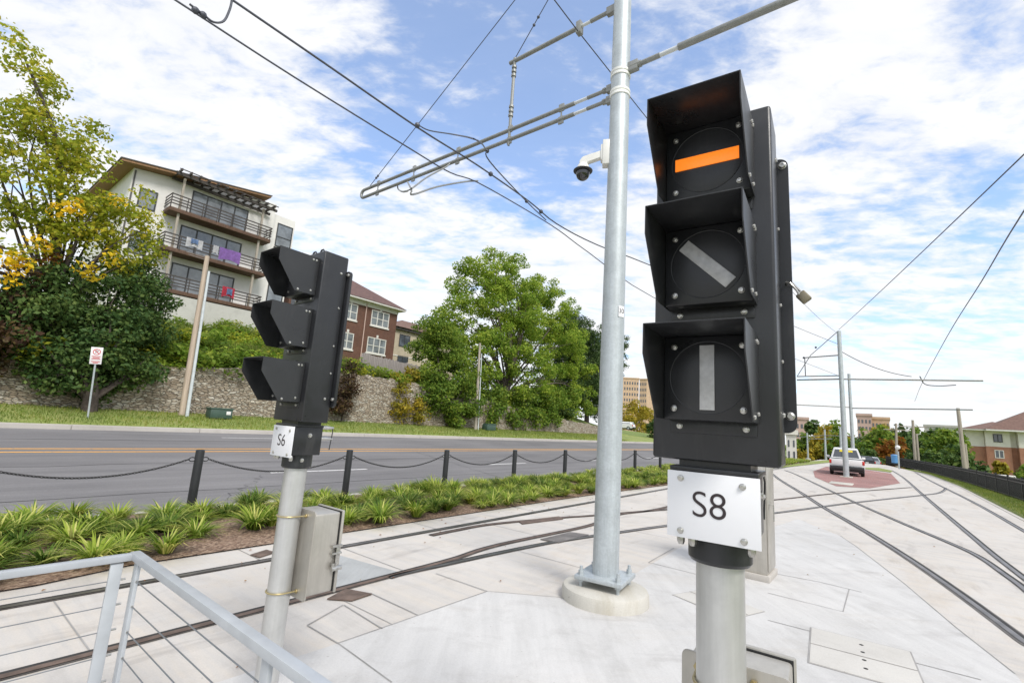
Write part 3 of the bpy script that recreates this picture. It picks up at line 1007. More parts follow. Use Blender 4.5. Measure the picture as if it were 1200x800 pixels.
# bracket arms: local x along street, local y towards the hill (= across the tracks)
def arm_tube(mb, y0, y1, z, r=.03, dx=0):
    mb.tube([(dx, y0, z), (dx, y1, z)], r, 12)
zl, zu = 6.43, 6.605
mb = MB()
yb = 5.88
bend = [(0, yb + .09 * math.sin(a), (zl + zu) / 2 + (zu - zl) / 2 * math.cos(a)) for a in np.linspace(0, PI, 11)]
mb.tube([(0, .72, zu), (0, 2.5, zu), (0, 4.2, zu)] + bend + [(0, 4.2, zl), (0, 2.5, zl), (0, .72, zl)], .031, 12)
arm = mb.build('bracket_arm', M['galvdark'], pole)
mb = MB()
for z in (zl, zu):
    mb.tube([(0, .50, z), (0, .73, z)], .024, 12)
mb.build('insulator', M['insul'], arm)
for z in (zl, zu):
    mb = MB()
    mb.tube([(0, .13, z), (0, .26, z)], .04, 8); mb.tube([(0, .25, z), (0, .51, z)], .027, 8)
    mb.box(-.035, .035, .10, .20, z - .06, z + .05, .006)
    mb.tube([(-.05, .22, z), (.05, .22, z)], .016, 6)
    mb.build('pivot', M['galvdark'], arm)
for y in (.95, 1.93, 3.1, 4.28, 5.4):
    mb = MB()
    mb.box(-.012, .012, y - .045, y + .045, zl - .075, zl + .045, .004)
    mb.box(-.012, .012, y - .045, y + .045, zu - .045, zu + .075, .004)
    mb.tube([(.0, y, zl - .08), (.0, y, zu + .08)], .012, 6)
    mb.build('clamp', M['galvdark'], arm)
zt2 = 7.88
mb = MB()
arm_tube(mb, .75, 2.04, zt2, .034)
brace = mb.build('brace_arm', M['galvdark'], pole)
mb = MB(); mb.tube([(0, .5, zt2), (0, .76, zt2)], .024, 12); mb.build('insulator', M['insul'], brace)
mb = MB(); mb.tube([(0, .1, zt2), (0, .51, zt2)], .03, 8); mb.box(-.04, .04, .1, .24, zt2 - .06, zt2 + .06, .006); mb.build('pivot', M['galvdark'], brace)
ys = 1.94
mb = MB()
mb.tube([(0, ys, zt2 + .05), (0, ys, zu + .3), (0, ys, zl - .1)], [.026, .028, .02], 10)
for zz in (zt2 - .12, zt2 - .2, zt2 - .28, zu + .42, zu + .34, zu + .26):
    mb.lathe([(.042, zz - .018), (.042, zz + .018)], 10, Matrix.Translation((0, ys, 0)))
mb.build('strut', M['galvdark'], brace)
mb = MB(); mb.box(-.05, .05, .66, .74, zt2 - .12, zt2 + .08, .006); mb.build('clamp', M['galvdark'], brace)
mb = MB()
zr = 6.80
mb.tube([(0, -.80, zr), (0, -6.4, zr)], .046, 14)
arm2 = mb.build('bracket_arm', M['galvdark'], pole)
mb = MB(); mb.tube([(0, -.55, zr), (0, -.81, zr)], .03, 12); mb.build('insulator', M['insul'], arm2)
mb = MB(); mb.box(-.012, .012, -2.0, -1.95, zr - .05, zr + .05); mb.build('clamp', M['galvdark'], arm2)
mb = MB(); mb.tube([(0, -.13, zr), (0, -.3, zr)], .045, 8); mb.tube([(0, -.28, zr), (0, -.56, zr)], .034, 8); mb.box(-.04, .04, -.26, -.1, zr - .07, zr + .07, .006)
mb.build('pivot', M['galvdark'], arm2)

# security camera on the pole
camz = 5.56
t = thing('security_camera', 'white dome security camera on a short bracket on the tall pole', 'camera', PB + Vector((0, 0, camz)), math.atan2(.22, -1))
r0 = rad(camz)
mb = MB()
mb.box(r0 - .02, r0 + .075, -.07, .07, -.17, .19, .012)
mb.box(r0 + .06, r0 + .10, -.055, .055, -.10, .13, .01)
mb.prism([(r0 + .09, -.04, -.06), (r0 + .09, -.04, .05), (r0 + .34, -.04, -.03), (r0 + .38, -.04, -.09), (r0 + .38, -.04, -.15), (r0 + .28, -.04, -.15), (r0 + .26, -.04, -.115)], Vector((0, .08, 0)), .008)
mb.build('bracket', M['camwhite'], t)
xc = r0 + .33
mb = MB()
mb.lathe([(.05, -.12), (.075, -.15), (.09, -.19), (.092, -.225)], 28, Matrix.Translation((xc, 0, 0)))
mb.build('casing', M['camwhite'], t)
mb = MB()
mb.lathe([(.112, -.238), (.128, -.232), (.130, -.222), (.098, -.215)], 28, Matrix.Translation((xc, 0, 0)))
mb.build('sun_ring', M['plastic'], t)
mb = MB()
mb.lathe([(.001, -.362)] + [(.094 * math.cos(a), -.265 + .098 * math.sin(a)) for a in np.linspace(-PI / 2 + .15, 0, 9)] + [(.094, -.236)], 28, Matrix.Translation((xc, 0, 0)))
mb.build('dome', M['domeglass'], t)
mb = MB()
mb.box(xc - .05, xc + .05, -.098, -.088, -.30, -.255, .004)
mb.build('lens', M['bolt'], t)

# ------------------------------------------------------------------ overhead wires
def wire(pts, r, label, group=None, name='overhead_wire', mat=None, n=6, extra=None):
    pts = [Vector(p) for p in pts]
    c = pts[0].copy()
    mb = MB()
    mb.tube([p - c for p in pts], r, n)
    if extra:
        for p in extra:
            p = Vector(p) - c
            mb.sphere(p, r * 3.2, 8)
    o = mb.build(name, mat or M['wire'], loc=c)
    return tag(o, label, 'wire', group)
def sagline(a, b, sag=.1, n=16):
    a, b = Vector(a), Vector(b)
    return [a.lerp(b, i / n) - UPZ * (sag * 4 * (i / n) * (1 - i / n)) for i in range(n + 1)]
GW = 'overhead wires above the tram tracks'
LT = 5.53
def wl(x, y, L=LT):
    return onL(x, y, L)
# contact wire of the near track
c1 = [wl(120, -54), wl(205, 0), wl(344, 90), wl(480, 174), wl(527, 202), wl(560, 214), wl(620, 248), wl(655, 270), wl(690, 296), wl(765, 348)]
c1 = c1 + [at_depth(860, 392, 26), at_depth(985, 441, 38.6)]
wire([c1[0] - (c1[1] - c1[0]).normalized() * 25] + catmull(c1, 4), .011, 'lower contact wire over the left track passing under the double bracket arm', GW)
m1 = [wl(150, -84), wl(272, 0), wl(380, 74), wl(490, 150), wl(560, 194), wl(620, 236), wl(652, 262)]
m1 = m1 + [wl(700, 287, 5.2), wl(765, 312, 4.9), at_depth(860, 352, 27), at_depth(935, 384, 34), at_depth(982, 403, 38.6)]
wire([m1[0] - (m1[1] - m1[0]).normalized() * 25] + catmull(m1, 4), .014, 'upper black messenger wire over the left track, clamped left of the arm', GW, extra=[wl(489, 147), wl(575, 204), wl(634, 248)])
h = [wl(205, 14), wl(218, 10), wl(232, 16), wl(247, 26), wl(262, 24), wl(269, 10), wl(272, 0)]
h = [wl(238, 17)] + [wl(250, 26), wl(262, 25), wl(269, 12), wl(272, 0)]
o = wire(catmull([wl(222, 5)] + h, 5), .012, 'short looped jumper cable linking the two wires at the upper left', GW, name='jumper_cable', extra=[wl(229, 12.5), wl(238, 18)])
# arms tip world position helper
def armp(y, z, x=0):
    return PB + S * x + LA * y + UPZ * z
wire(catmull([wl(489, 146), wl(503, 153, 5.4), wl(533, 158, 4.4), wl(560, 165, 3.5), armp(2.42, 6.40, 0)], 5), .010, 'short jumper rope from the messenger wire to the double arm', GW, name='jumper_cable')
wire(catmull([armp(2.40, 6.42, 0), armp(2.42, 6.25, .1), wl(617, 236, 5.5), wl(640, 258, 5.5)], 5), .011, 'steep wire hanging from the double arm down to the messenger wire', GW, extra=[armp(2.40, 6.38), wl(617, 236, 5.5)])
# steady arms
wire(catmull([armp(4.75, 6.40, 0), armp(4.7, 6.30, 0), wl(477, 224, 5.0), wl(500, 208, 5.3), wl(522, 196, LT), wl(527, 192, LT)], 4), .014, 'short curved steady arm, upper one under the bracket arm', GW, name='steady_arm', mat=M['galvdark'])
wire(catmull([armp(4.45, 6.40, 0), wl(482, 222, 5.0), wl(484, 228, 5.0), wl(512, 219, 5.3), wl(545, 213, LT), wl(560, 212, LT)], 4), .014, 'longer curved steady arm reaching the contact wire below the bracket arm', GW, name='steady_arm', mat=M['galvdark'])
# guys
ptop = PB + UPZ * 10.6
wire([armp(5.72, zu + .02), armp(.15, 10.4)], .008, 'thin guy wire from the tip of the double arm up to the pole top', GW, extra=[armp(5.5, zu + .17), armp(5.45, zu + .2)])
wire([armp(1.95, zt2 + .03), armp(.1, 10.3)], .008, 'thin guy wire from the end of the upper brace arm to the pole top', GW, extra=[armp(1.5, zt2 + .61), armp(1.58, zt2 + .5)])
f0 = armp(.70, zt2 - .1)
wire(sagline(f0 - S * 40 + UPZ * .3, f0, .25) + sagline(f0, at_depth(981, 390, 38.6), .5), .008, 'thin feeder wire crossing behind the tall pole at the upper brace arm', GW)

# distant line poles
def far_pole(px, pxt, r, label, arms=(), base_r=None, dist=None):
    b = onz(*px) if dist is None else at_depth(px[0], px[1], dist)
    t = thing('overhead_line_pole', label, 'pole', b, RZ)
    d = ray(*pxt); k = math.hypot(b.x, b.y) / math.hypot(d.x, d.y)
    h = EYE + d.z * k - b.z
    mb = MB(); mb.lathe([(r, .03), (r * .75, h), (r * .3, h + .01)], 16); mb.build('shaft', M['galv'], t)
    mb = MB(); mb.box(-r * 2, r * 2, -r * 2, r * 2, -.01, .05, .006); mb.lathe([(r * 3, -.2), (r * 3, .0)], 20); mb.build('base_plate', M['footing'], t)
    inv = t.matrix_basis.inverted()
    inv = (Matrix.Translation(b) @ Matrix.Rotation(RZ, 4, 'Z')).inverted()
    for (p0, p1, rr) in arms:
        z = None
        dd = ray(*p0); kk = math.hypot(b.x, b.y) / math.hypot(dd.x, dd.y)
        A = CAM + dd * kk
        dd = ray(*p1)
        B = CAM + dd * ((A.z - EYE) / dd.z) if abs(dd.z) > 1e-6 else A
        if (B - A).length > 25 or (A - CAM).length < 1:
            B = at_depth(p1[0], p1[1], math.hypot(b.x, b.y))
        mb = MB(); mb.tube([inv @ A, inv @ B], rr, 8); am = mb.build('bracket_arm', M['galvdark'], t)
    return t, b, h
pA, bA, hA = far_pole((992, 559), (981, 388), .16, 'galvanised line pole on the brick pavers in front of the white vehicle',
    [((985, 444), (1152, 446), .05), ((985, 444), (934, 445), .05), ((984, 440), (934, 441), .04), ((984, 416), (943, 419), .04)])
pB_, bB, hB = far_pole((1001, 551), (994, 438), .15, 'galvanised line pole standing just right behind the white vehicle',
    [((996, 478), (1140, 480), .05), ((996, 477), (934, 474), .05)], dist=52)
far_pole((986, 530), (985, 500), .14, 'slim grey line pole far behind the white vehicle', [], dist=75)
far_pole((968, 539), (966.5, 503), .14, 'pale line pole in front of the distant autumn trees', [((966.5, 510), (1000, 511), .04), ((966.5, 510), (935, 512), .04)], dist=80)
far_pole((947, 537), (946, 507), .12, 'pale line pole furthest left among the distant trees', [((946, 514), (975, 514), .04)], dist=85)
q_ = at_depth(1200, 181, 12)
wire(sagline(at_depth(983, 386, 38), q_, .05) + [q_ + (q_ - at_depth(983, 386, 38)).normalized() * 45], .014, 'dark feeder wire rising from the distant pole to the upper right edge', GW)
wire(catmull([at_depth(1072, 470, 60), at_depth(1080, 450, 44), at_depth(1110, 394, 27), at_depth(1150, 330, 18), at_depth(1200, 247, 12), at_depth(1200, 247, 12) + (at_depth(1200, 247, 12) - at_depth(1150, 330, 18)) * 2 - UPZ * .3], 5), .013, 'contact wire over the right track rising to the right edge', GW)
wire(sagline(at_depth(983, 410, 38), at_depth(1068, 441, 40), .3), .022, 'thin span wire from the distant pole down to the right arm', GW)
wire([at_depth(934, 441, 38.4), at_depth(950, 416, 38.4), at_depth(982, 388, 38.7)], .022, 'short diagonal guy on the distant pole above the cabinet', GW, extra=[at_depth(956, 407, 36), at_depth(942, 419, 35)])
wire([at_depth(943, 419, 38), at_depth(944, 441, 38)], .03, 'small vertical hanger between the arms of the distant pole', GW)
wire(catmull([at_depth(1078, 441, 40), at_depth(1084, 450, 42), at_depth(1100, 452, 41), at_depth(1120, 451, 40)], 4), .03, 'small steady arm under the far right bracket arm', GW, name='steady_arm')

# ------------------------------------------------------------------ railing
RC = onz(160, 647, 1.0)
RC = Vector((RC.x, RC.y, 0))
t = thing('cable_railing', 'pale blue grey steel railing with thin cables turning a corner', 'railing', RC, RZ)
zr0 = 1.0
mb = MB()
mb.box(-3.2, -.012, -.022, .022, zr0 - .038, zr0, .004)
mb.box(-.025, .025, -2.9, .024, zr0 - .036, zr0 + .004, .004)
mb.build('top_rail', M['railing'], t)
posts = [(-.085, .0, 0), (-1.7, 0, 0), (0, -.06, 1), (0, -1.66, 1)]
for (x, y, o_) in posts:
    mb = MB()
    if o_ == 0:
        mb.box(x - .030, x + .030, y - .010, y + .010, .0, zr0 - .045, .003)
    else:
        mb.box(x - .010, x + .010, y - .030, y + .030, .0, zr0 - .040, .003)
    mb.build('post', M['railing'], t)
for k in range(6):
    z = .86 - .135 * k
    mb = MB(); mb.tube([(-3.2, 0, z), (-.05, 0, z)], .0032, 6); mb.build('cable', M['cable'], t)
    mb = MB(); mb.tube([(0, -.02, z), (0, -2.9, z)], .0032, 6); mb.build('cable', M['cable'], t)
for k in range(6):
    z = .86 - .135 * k
    mb = MB(); mb.tube([(-.105, 0, z), (-.03, 0, z)], .0065, 8); mb.build('cable_fitting', M['bolt'], t)
    mb = MB(); mb.tube([(0, -.095, z), (0, -.015, z)], .0065, 8); mb.build('cable_fitting', M['bolt'], t)

# ------------------------------------------------------------------ steel cabinet
cb = onz(902, 684)
t = thing('equipment_cabinet', 'tall stainless steel cabinet standing behind the S8 signal', 'cabinet', cb, RZ)
# local x along street (away), y towards hill (left)
mb = MB(); mb.box(0.0, .62, .0, .62, .0, .09, .01); mb.build('plinth', M['kerb'], t)
mb = MB(); mb.box(.03, .58, .03, .58, .09, 1.62, .006); mb.box(.015, .60, .015, .60, 1.62, 1.65, .004)
body = mb.build('body', M['stainless'], t)
mb = MB(); mb.box(.06, .55, .012, .03, .13, 1.58, .006); dr = mb.build('door', M['stainless'], t)
mb = MB(); mb.tube([(.16, .012, 1.02), (.16, -.045, 1.02), (.16, -.045, .84), (.16, -.045, .80)], .009, 8); mb.box(.13, .19, .004, .014, .95, 1.06, .002); mb.build('handle', M['bolt'], dr)

# ------------------------------------------------------------------ bollards and chains
bm0 = Vector((-5.45, 8.82, 0)); bstep = Vector((1.93, 2.345, 0))
GB = 'black bollards along the planting bed'
ords = ['bollard just beyond the left edge holding the sagging chain', 'nearest black bollard left of the S6 signal', 'black bollard right of the S6 signal, second nearest in view', 'third black bollard in view from the left', 'fourth black bollard from the left, standing midway to the tall pole', 'black bollard closest to the left side of the tall pole', 'bollard mostly hidden behind the tall pole', 'small black bollard between the tall pole and the S8 signal', 'distant bollard hidden behind the S8 head', 'distant small bollard beyond the S8 signal', 'farthest bollard of the row beyond the S8 signal']
def make_bollard():
    t = thing('bollard', '', 'bollard', (0, 0, 0), RZ, GB)
    mb = MB(); mb.lathe([(.071, .0), (.071, 1.025), (.066, 1.045), (.055, 1.052)], 24); mb.build('post', M['bollard'], t)
    mb = MB()
    for sx in (-1, 1):
        pts = [(sx * (.105 + .05 * math.cos(a)), 0, .885 + .034 * math.sin(a)) for a in np.linspace(0, 2 * PI, 16, endpoint=False)]
        mb.tube(pts, .009, 6, closed=True)
    mb.build('chain_ring', M['bollard'], t)
    return t
SPAN = bstep.length - .32
def chain_mesh():
    mb = MB()
    sag = .26
    n = 64
    for i in range(n):
        t0 = (i + .5) / n
        x = -SPAN / 2 + SPAN * t0
        z = -sag * 4 * t0 * (1 - t0)
        sl = math.atan(-sag * 4 * (1 - 2 * t0) / SPAN)
        rot = Matrix.Translation((x, 0, z)) @ Matrix.Rotation(-sl, 4, 'Y') @ Matrix.Rotation(R_(45) + (PI / 2 if i % 2 else 0), 4, 'X')
        pts = [rot @ Vector((.030 * math.cos(a), .0145 * math.sin(a), 0)) for a in np.linspace(0, 2 * PI, 10, endpoint=False)]
        mb.tube(pts, .0062, 5, closed=True)
    return mb
proto = make_bollard()
chain0 = chain_mesh().build('chain', M['chain'])
cl = ['sagging chain at the far left before the first bollard', 'chain passing behind the S6 post', 'chain between the second and third bollards in view', 'chain between the third and fourth bollards in view', 'chain between the fourth and fifth bollards in view', 'chain running behind the left side of the tall pole', 'chain emerging right of the tall pole', 'chain right of the small bollard before the S8 signal', 'chain hidden behind the S8 signal', 'farthest chain beyond the S8 signal']
for i in range(-1, 10):
    o = proto if i == -1 else copy_tree(proto)
    p = bm0 + bstep * i
    o.location = (p.x, p.y, .03 + drop(p.dot(S)))
    o.rotation_euler = (0, 0, math.atan2(bstep.y, bstep.x))
    o['label'] = ords[i + 1]
    if i < 9:
        c = chain0 if i == -1 else chain0.copy()
        if i > -1:
            COL.objects.link(c)
        q = p + bstep * .5
        c.location = (q.x, q.y, .03 + .885 + (drop(p.dot(S)) + drop((p + bstep).dot(S))) / 2)
        c.rotation_euler = (0, 0, math.atan2(bstep.y, bstep.x))
        tag(c, cl[i + 1], 'chain', 'chains hung between the bollards')

# ------------------------------------------------------------------ grass-like clumps in the planting bed
def clump_mesh(n, h, w, seed, mat=None):
    r = np.random.default_rng(seed)
    V, Fc = [], []
    for i in range(n):
        a = r.uniform(0, 2 * PI); lean = r.uniform(.2, 1.0) ** .5
        L = h * r.uniform(.75, 1.25)
        d = np.array([math.cos(a), math.sin(a), 0]); side = np.array([-math.sin(a), math.cos(a), 0]) * w * r.uniform(.7, 1.3)
        base = d * r.uniform(0, .06)
        b0 = len(V)
        k = 4
        for j in range(k + 1):
            t = j / k
            p = base + d * (L * .85 * lean * t ** 1.3) + np.array([0, 0, 1]) * L * (t * (1.05 - .25 * lean) - lean * .55 * t ** 2.6)
            ww = side * (1 - t ** 1.6) * (.6 + .4 * min(1, t * 4)) + side * .03
            V += [p - ww, p + ww]
        for j in range(k):
            Fc.append((b0 + 2 * j, b0 + 2 * j + 1, b0 + 2 * j + 3, b0 + 2 * j + 2))
    me = bpy.data.meshes.new('grass_clump')
    me.from_pydata([tuple(v) for v in V], [], Fc)
    for p in me.polygons:
        p.use_smooth = True
    me.materials.append(mat or M['lirio'])
    return me
clumps = [clump_mesh(150, .41, .0115, 100 + i, (M['lirio'], M['lirio_yellow'], M['lirio_deep'])[i % 3]) for i in range(9)]
GC = 'variegated grass clumps in the planting bed'
cnt = 0
spots = []
for s in np.arange(-2.0, 62, .40):
    inner = 6.98 if s < 1.0 else 7.22 if s < 12 else 7.22 - min(.4, (s - 12) * .04)
    for l in np.arange(inner, 9.8, .47):
        if s < 9 and random.random() < .10:
            continue
        if 3.0 < s < 4.4 and l < 8.4 and random.random() < .5:
            continue
        if s > 9 and random.random() < .12:
            continue
        p = W(s + random.uniform(-.15, .15), l + random.uniform(-.13, .13))
        if min((p - (bm0 + bstep * i) - Vector((.10, -.14, 0))).length for i in range(-1, 12)) < (.46 if s < 12 else .3):
            continue
        spots.append(p)
VV, FF = [], []
for p in spots:
    f = random.uniform(.72, 1.3); rot = (random.uniform(-.15, .15), random.uniform(-.15, .15), random.uniform(0, 6.28))
    if cnt < 292:
        o = bpy.data.objects.new('grass_clump', random.choice(clumps))
        COL.objects.link(o)
        o.location = (p.x, p.y, .05 + drop(p.dot(S)))
        o.rotation_euler = rot
        o.scale = (f * 1.08, f * 1.08, f * random.uniform(.72, .98))
        tag(o, 'clump of yellow and green striped grass growing in the mulch bed', 'grass clump', GC)
        cnt += 1
    else:
        me = random.choice(clumps[:2])
        a = np.empty(len(me.vertices) * 3); me.vertices.foreach_get('co', a); a = a.reshape(-1, 3) * f
        c_, s_ = math.cos(rot[2]), math.sin(rot[2])
        a = a @ np.array([[c_, s_, 0], [-s_, c_, 0], [0, 0, .9]]) + np.array([p.x, p.y, .05 + drop(p.dot(S))])
        b0_ = len(VV)
        VV.extend(a.tolist()); FF.extend([tuple(v + b0_ for v in q.vertices) for q in me.polygons][::2])
me = bpy.data.meshes.new('ground_cover_grass'); me.from_pydata(VV, [], FF); me.materials.append(M['lirio'])
o = bpy.data.objects.new('ground_cover_grass', me); COL.objects.link(o); struct(o, 'stuff')

# short lawn blades, nobody could count them
def blades(name, area, n, h, w, zfun, mat):
    V = np.zeros((n * 3, 3)); 
    for i in range(n):
        s = rng.uniform(area[0], area[1]); l = rng.uniform(area[2], area[3])
        l += shl(s, l) if l < 0 else 0
        p = W(s, l); z = zfun(s, l)
        a = rng.uniform(0, 2 * PI); hh = h * rng.uniform(.5, 1.3)
        dx, dy = math.cos(a) * w, math.sin(a) * w
        V[i * 3] = (p.x - dx, p.y - dy, z - .01); V[i * 3 + 1] = (p.x + dx, p.y + dy, z - .01)
        V[i * 3 + 2] = (p.x + rng.uniform(-.5, .5) * hh, p.y + rng.uniform(-.5, .5) * hh, z + hh)
    me = bpy.data.meshes.new(name)
    me.from_pydata(V.tolist(), [], [(3 * i, 3 * i + 1, 3 * i + 2) for i in range(n)])
    me.materials.append(mat)
    o = bpy.data.objects.new(name, me); COL.objects.link(o)
    struct(o, 'stuff')
    return o
blades('lawn_grass', (-6, 52, 23.0, 26.9), 26000, .11, .018, terr, M['blade'])
blades('verge_grass', (9, 60, -4.8, -3.4), 24000, .09, .009, terr, M['blade'])
kerb('kerb', -3.36, -3.2, 4, 75, lambda s: .012 + drop(s), .3, shift)

VV, FF = [], []
for i in range(170):
    p = W(random.uniform(-2, 26), 7.0 - abs(random.gauss(0, 1.1)))
    if i % 4 == 0:
        p = W(random.uniform(-2, 14), random.uniform(-1, 6.8))
    a = random.uniform(0, 6.3); q = random.uniform(.012, .03)
    u_ = Vector((math.cos(a), math.sin(a), 0)) * q; v_ = Vector((-math.sin(a), math.cos(a), 0)) * q * .5
    b0_ = len(VV)
    for w_, zz in ((-u_, .012), (v_, .022), (u_, .014), (-v_, .02)):
        VV.append((p.x + w_.x, p.y + w_.y, zz))
    FF.append((b0_, b0_ + 1, b0_ + 2, b0_ + 3))
me = bpy.data.meshes.new('fallen_leaves'); me.from_pydata(VV, [], FF); me.materials.append(M['leaf_orange'])
o = bpy.data.objects.new('fallen_leaves', me); COL.objects.link(o); struct(o, 'stuff')

# ------------------------------------------------------------------ foliage helpers
DENS = 1.9
def leaf_object(name, clusters, mat, parent, size, per, origin, aspect=.62, droop=.3, seed=1, dens=DENS):
    """clusters: list of (Vector centre, radius); one mesh of separate leaf faces"""
    r = np.random.default_rng(seed)
    VV = []
    for c, rad_ in clusters:
        n = max(4, int(per * dens * rad_ ** 2))
        d = r.normal(size=(n, 3)); d /= np.linalg.norm(d, axis=1)[:, None]
        rr = rad_ * r.uniform(.25, 1.0, n) ** .6
        pos = d * rr[:, None]
        pos[:, 2] *= .72
        pos += np.array(c - origin)
        nrm = d * .5 + r.normal(size=(n, 3)) * .55 + np.array([0, 0, .55])
        nrm /= np.linalg.norm(nrm, axis=1)[:, None]
        t = np.cross(nrm, r.normal(size=(n, 3))); t /= np.linalg.norm(t, axis=1)[:, None]
        t[:, 2] -= droop; t /= np.linalg.norm(t, axis=1)[:, None]
        bb = np.cross(nrm, t); bb /= (np.linalg.norm(bb, axis=1)[:, None] + 1e-9)
        sz = size * r.uniform(.6, 1.35, n)[:, None]
        a0 = pos - t * sz * .5
        a1 = pos + bb * sz * aspect * .5 + nrm * sz * .08
        a2 = pos + t * sz * .5
        a3 = pos - bb * sz * aspect * .5 + nrm * sz * .08
        VV.append(np.stack([a0, a1, a2, a3], 1).reshape(-1, 3))
    V = np.concatenate(VV)
    nf = len(V) // 4
    me = bpy.data.meshes.new(name)
    me.vertices.add(len(V)); me.vertices.foreach_set('co', V.astype(np.float32).ravel())
    me.loops.add(len(V)); me.loops.foreach_set('vertex_index', np.arange(len(V), dtype=np.int32))
    me.polygons.add(nf); me.polygons.foreach_set('loop_start', np.arange(0, len(V), 4, dtype=np.int32))
    me.update(calc_edges=True)
    me.materials.append(mat)
    o = bpy.data.objects.new(name, me); COL.objects.link(o)
    if parent is not None:
        o.parent = parent
    return o
def scatter_clusters(blobs, n, rmin, rmax, shell=.55, seed=3):
    r = random.Random(seed)
    out = []
    tot = sum(b[1] ** 2 for b in blobs)
    for c, R0, *sq in blobs:
        k = max(2, int(n * R0 * R0 / tot))
        zz = sq[0] if sq else 1.0
        for _ in range(k):
            while True:
                v = Vector((r.uniform(-1, 1), r.uniform(-1, 1), r.uniform(-1, 1)))
                if 0.05 < v.length < 1:
                    break
            v = v.normalized() * (shell + (1 - shell) * r.random()) * R0
            v.z *= zz
            out.append((c + v, r.uniform(rmin, rmax)))
    return out
def make_tree(name, label, cat, base, blobs, mat, ncl, rmin, rmax, leaf, per, trunk_r, group=None, seed=1, shell=.5, extra=None, limbs=True, aspect=.62, bark=None, lean=None, nbr=26):
    base = Vector(base)
    t = thing(name, label, cat, base, 0, group)
    cl = scatter_clusters(blobs, ncl, rmin, rmax, shell, seed)
    leaf_object('crown', cl, mat, t, leaf, per, base, aspect, seed=seed)
    if extra:
        for (m2, cl2) in extra:
            leaf_object('crown', cl2, m2, t, leaf, per, base, aspect, seed=seed + 5)
    if limbs:
        mb = MB()
        r = random.Random(seed)
        cen = sum((b[0] * b[1] for b in blobs), Vector()) / sum(b[1] for b in blobs) - base
        top = max(b[0].z + b[1] * .4 for b in blobs) - base.z
        zf = cen.z * .45
        hb = max(blobs, key=lambda b: b[0].z)[0] - base
        k = [Vector((0, 0, -.3)), Vector((cen.x * .1, cen.y * .1, zf * .5)), Vector((cen.x * .35, cen.y * .35, zf)), cen.lerp(hb, .25), cen.lerp(hb, .9)]
        path = catmull(k, 5)
        m_ = len(path)
        mb.tube(path, [trunk_r * (1.15 - .98 * i / (m_ - 1)) for i in range(m_)], 10)
        tg_ = [c[0] - base for c in r.sample(cl, min(nbr, len(cl)))]
        for q in tg_:
            tt = clamp((q.z * .55 - 0) / max(.1, top), .18, .8)
            i0 = int(tt * (m_ - 1))
            a = path[i0]
            mid = a.lerp(q, .5) + Vector((0, 0, (q - a).length * .10)) + Vector((r.uniform(-.1, .1), r.uniform(-.1, .1), 0)) * (q - a).length
            br = catmull([a, mid, q], 4)
            r0_ = trunk_r * (1.1 - .95 * tt) * .42
            mb.tube(br, [max(.012, r0_ * (1 - .9 * i / (len(br) - 1))) for i in range(len(br))], 6)
        mb.build('trunk', bark or M['bark'], t)
    return t
def PX(x, y, L, rpx, sq=1.0):
    p = onL(x, y, L)
    dep = (p - CAM).dot(fw)
    return (p, rpx * dep / F, sq)
def ground_at(x, L):
    p = onL(x, 480, L)
    s = p.dot(S)
    return W(s, L, terr(s, L))

# left autumn tree (behind the wall)
bl = [PX(38, 75, 29.5, 22), PX(62, 100, 30, 20), PX(15, 130, 29, 30), PX(50, 150, 29, 30), PX(88, 168, 28.5, 26), PX(112, 150, 30, 16), PX(70, 195, 28, 34), PX(115, 195, 28.5, 22), PX(30, 200, 27.8, 30), PX(-15, 170, 29, 40),
      PX(95, 240, 28, 30), PX(128, 250, 28.5, 24), PX(40, 250, 28.5, 30), PX(0, 250, 28, 30), PX(140, 280, 28, 20), PX(160, 245, 28, 18), PX(75, 280, 28, 26), PX(178, 262, 28, 9), PX(20, 45, 30, 8), PX(30, 300, 28, 22), PX(172, 228, 28.2, 10), PX(184, 300, 28, 7), PX(150, 310, 28, 20), PX(120, 300, 28, 22), PX(175, 285, 28, 14), PX(160, 265, 28, 16), PX(105, 270, 28, 24)]
yl = [(PX(82, 240, 26.2, 9)[0], 0.55), (PX(66, 246, 26.2, 6)[0], 0.47), (PX(88, 246, 26.2, 6)[0], 0.39), (PX(12, 302, 26.2, 9)[0], 0.65), (PX(22, 308, 26.2, 9)[0], 0.52), (PX(8, 325, 26.2, 8)[0], 0.59), (PX(45, 285, 26.2, 8)[0], 0.52), (PX(55, 292, 26.2, 6)[0], 0.33), (PX(130, 302, 26.2, 7)[0], 0.52), (PX(100, 315, 26.2, 6)[0], 0.52), (PX(112, 322, 26.2, 6)[0], 0.45), (PX(135, 235, 26.2, 6)[0], 0.45)]
ol = [(c, r * .8) for c, r in scatter_clusters([PX(35, 320, 28.4, 26), PX(60, 300, 28.3, 16), PX(5, 350, 28, 20)], 16, .4, .7, .3, 9)]
b0 = ground_at(32, 28.6)
make_tree('maple_tree', 'tall airy tree turning yellow at the left edge in front of the white apartment house', 'tree', b0, bl, M['leaf_a'], 260, .35, .75, .20, 78, .24, seed=11, shell=.35, extra=[(M['leaf_yellow'], yl), (M['leaf_orange'], ol)], nbr=26)

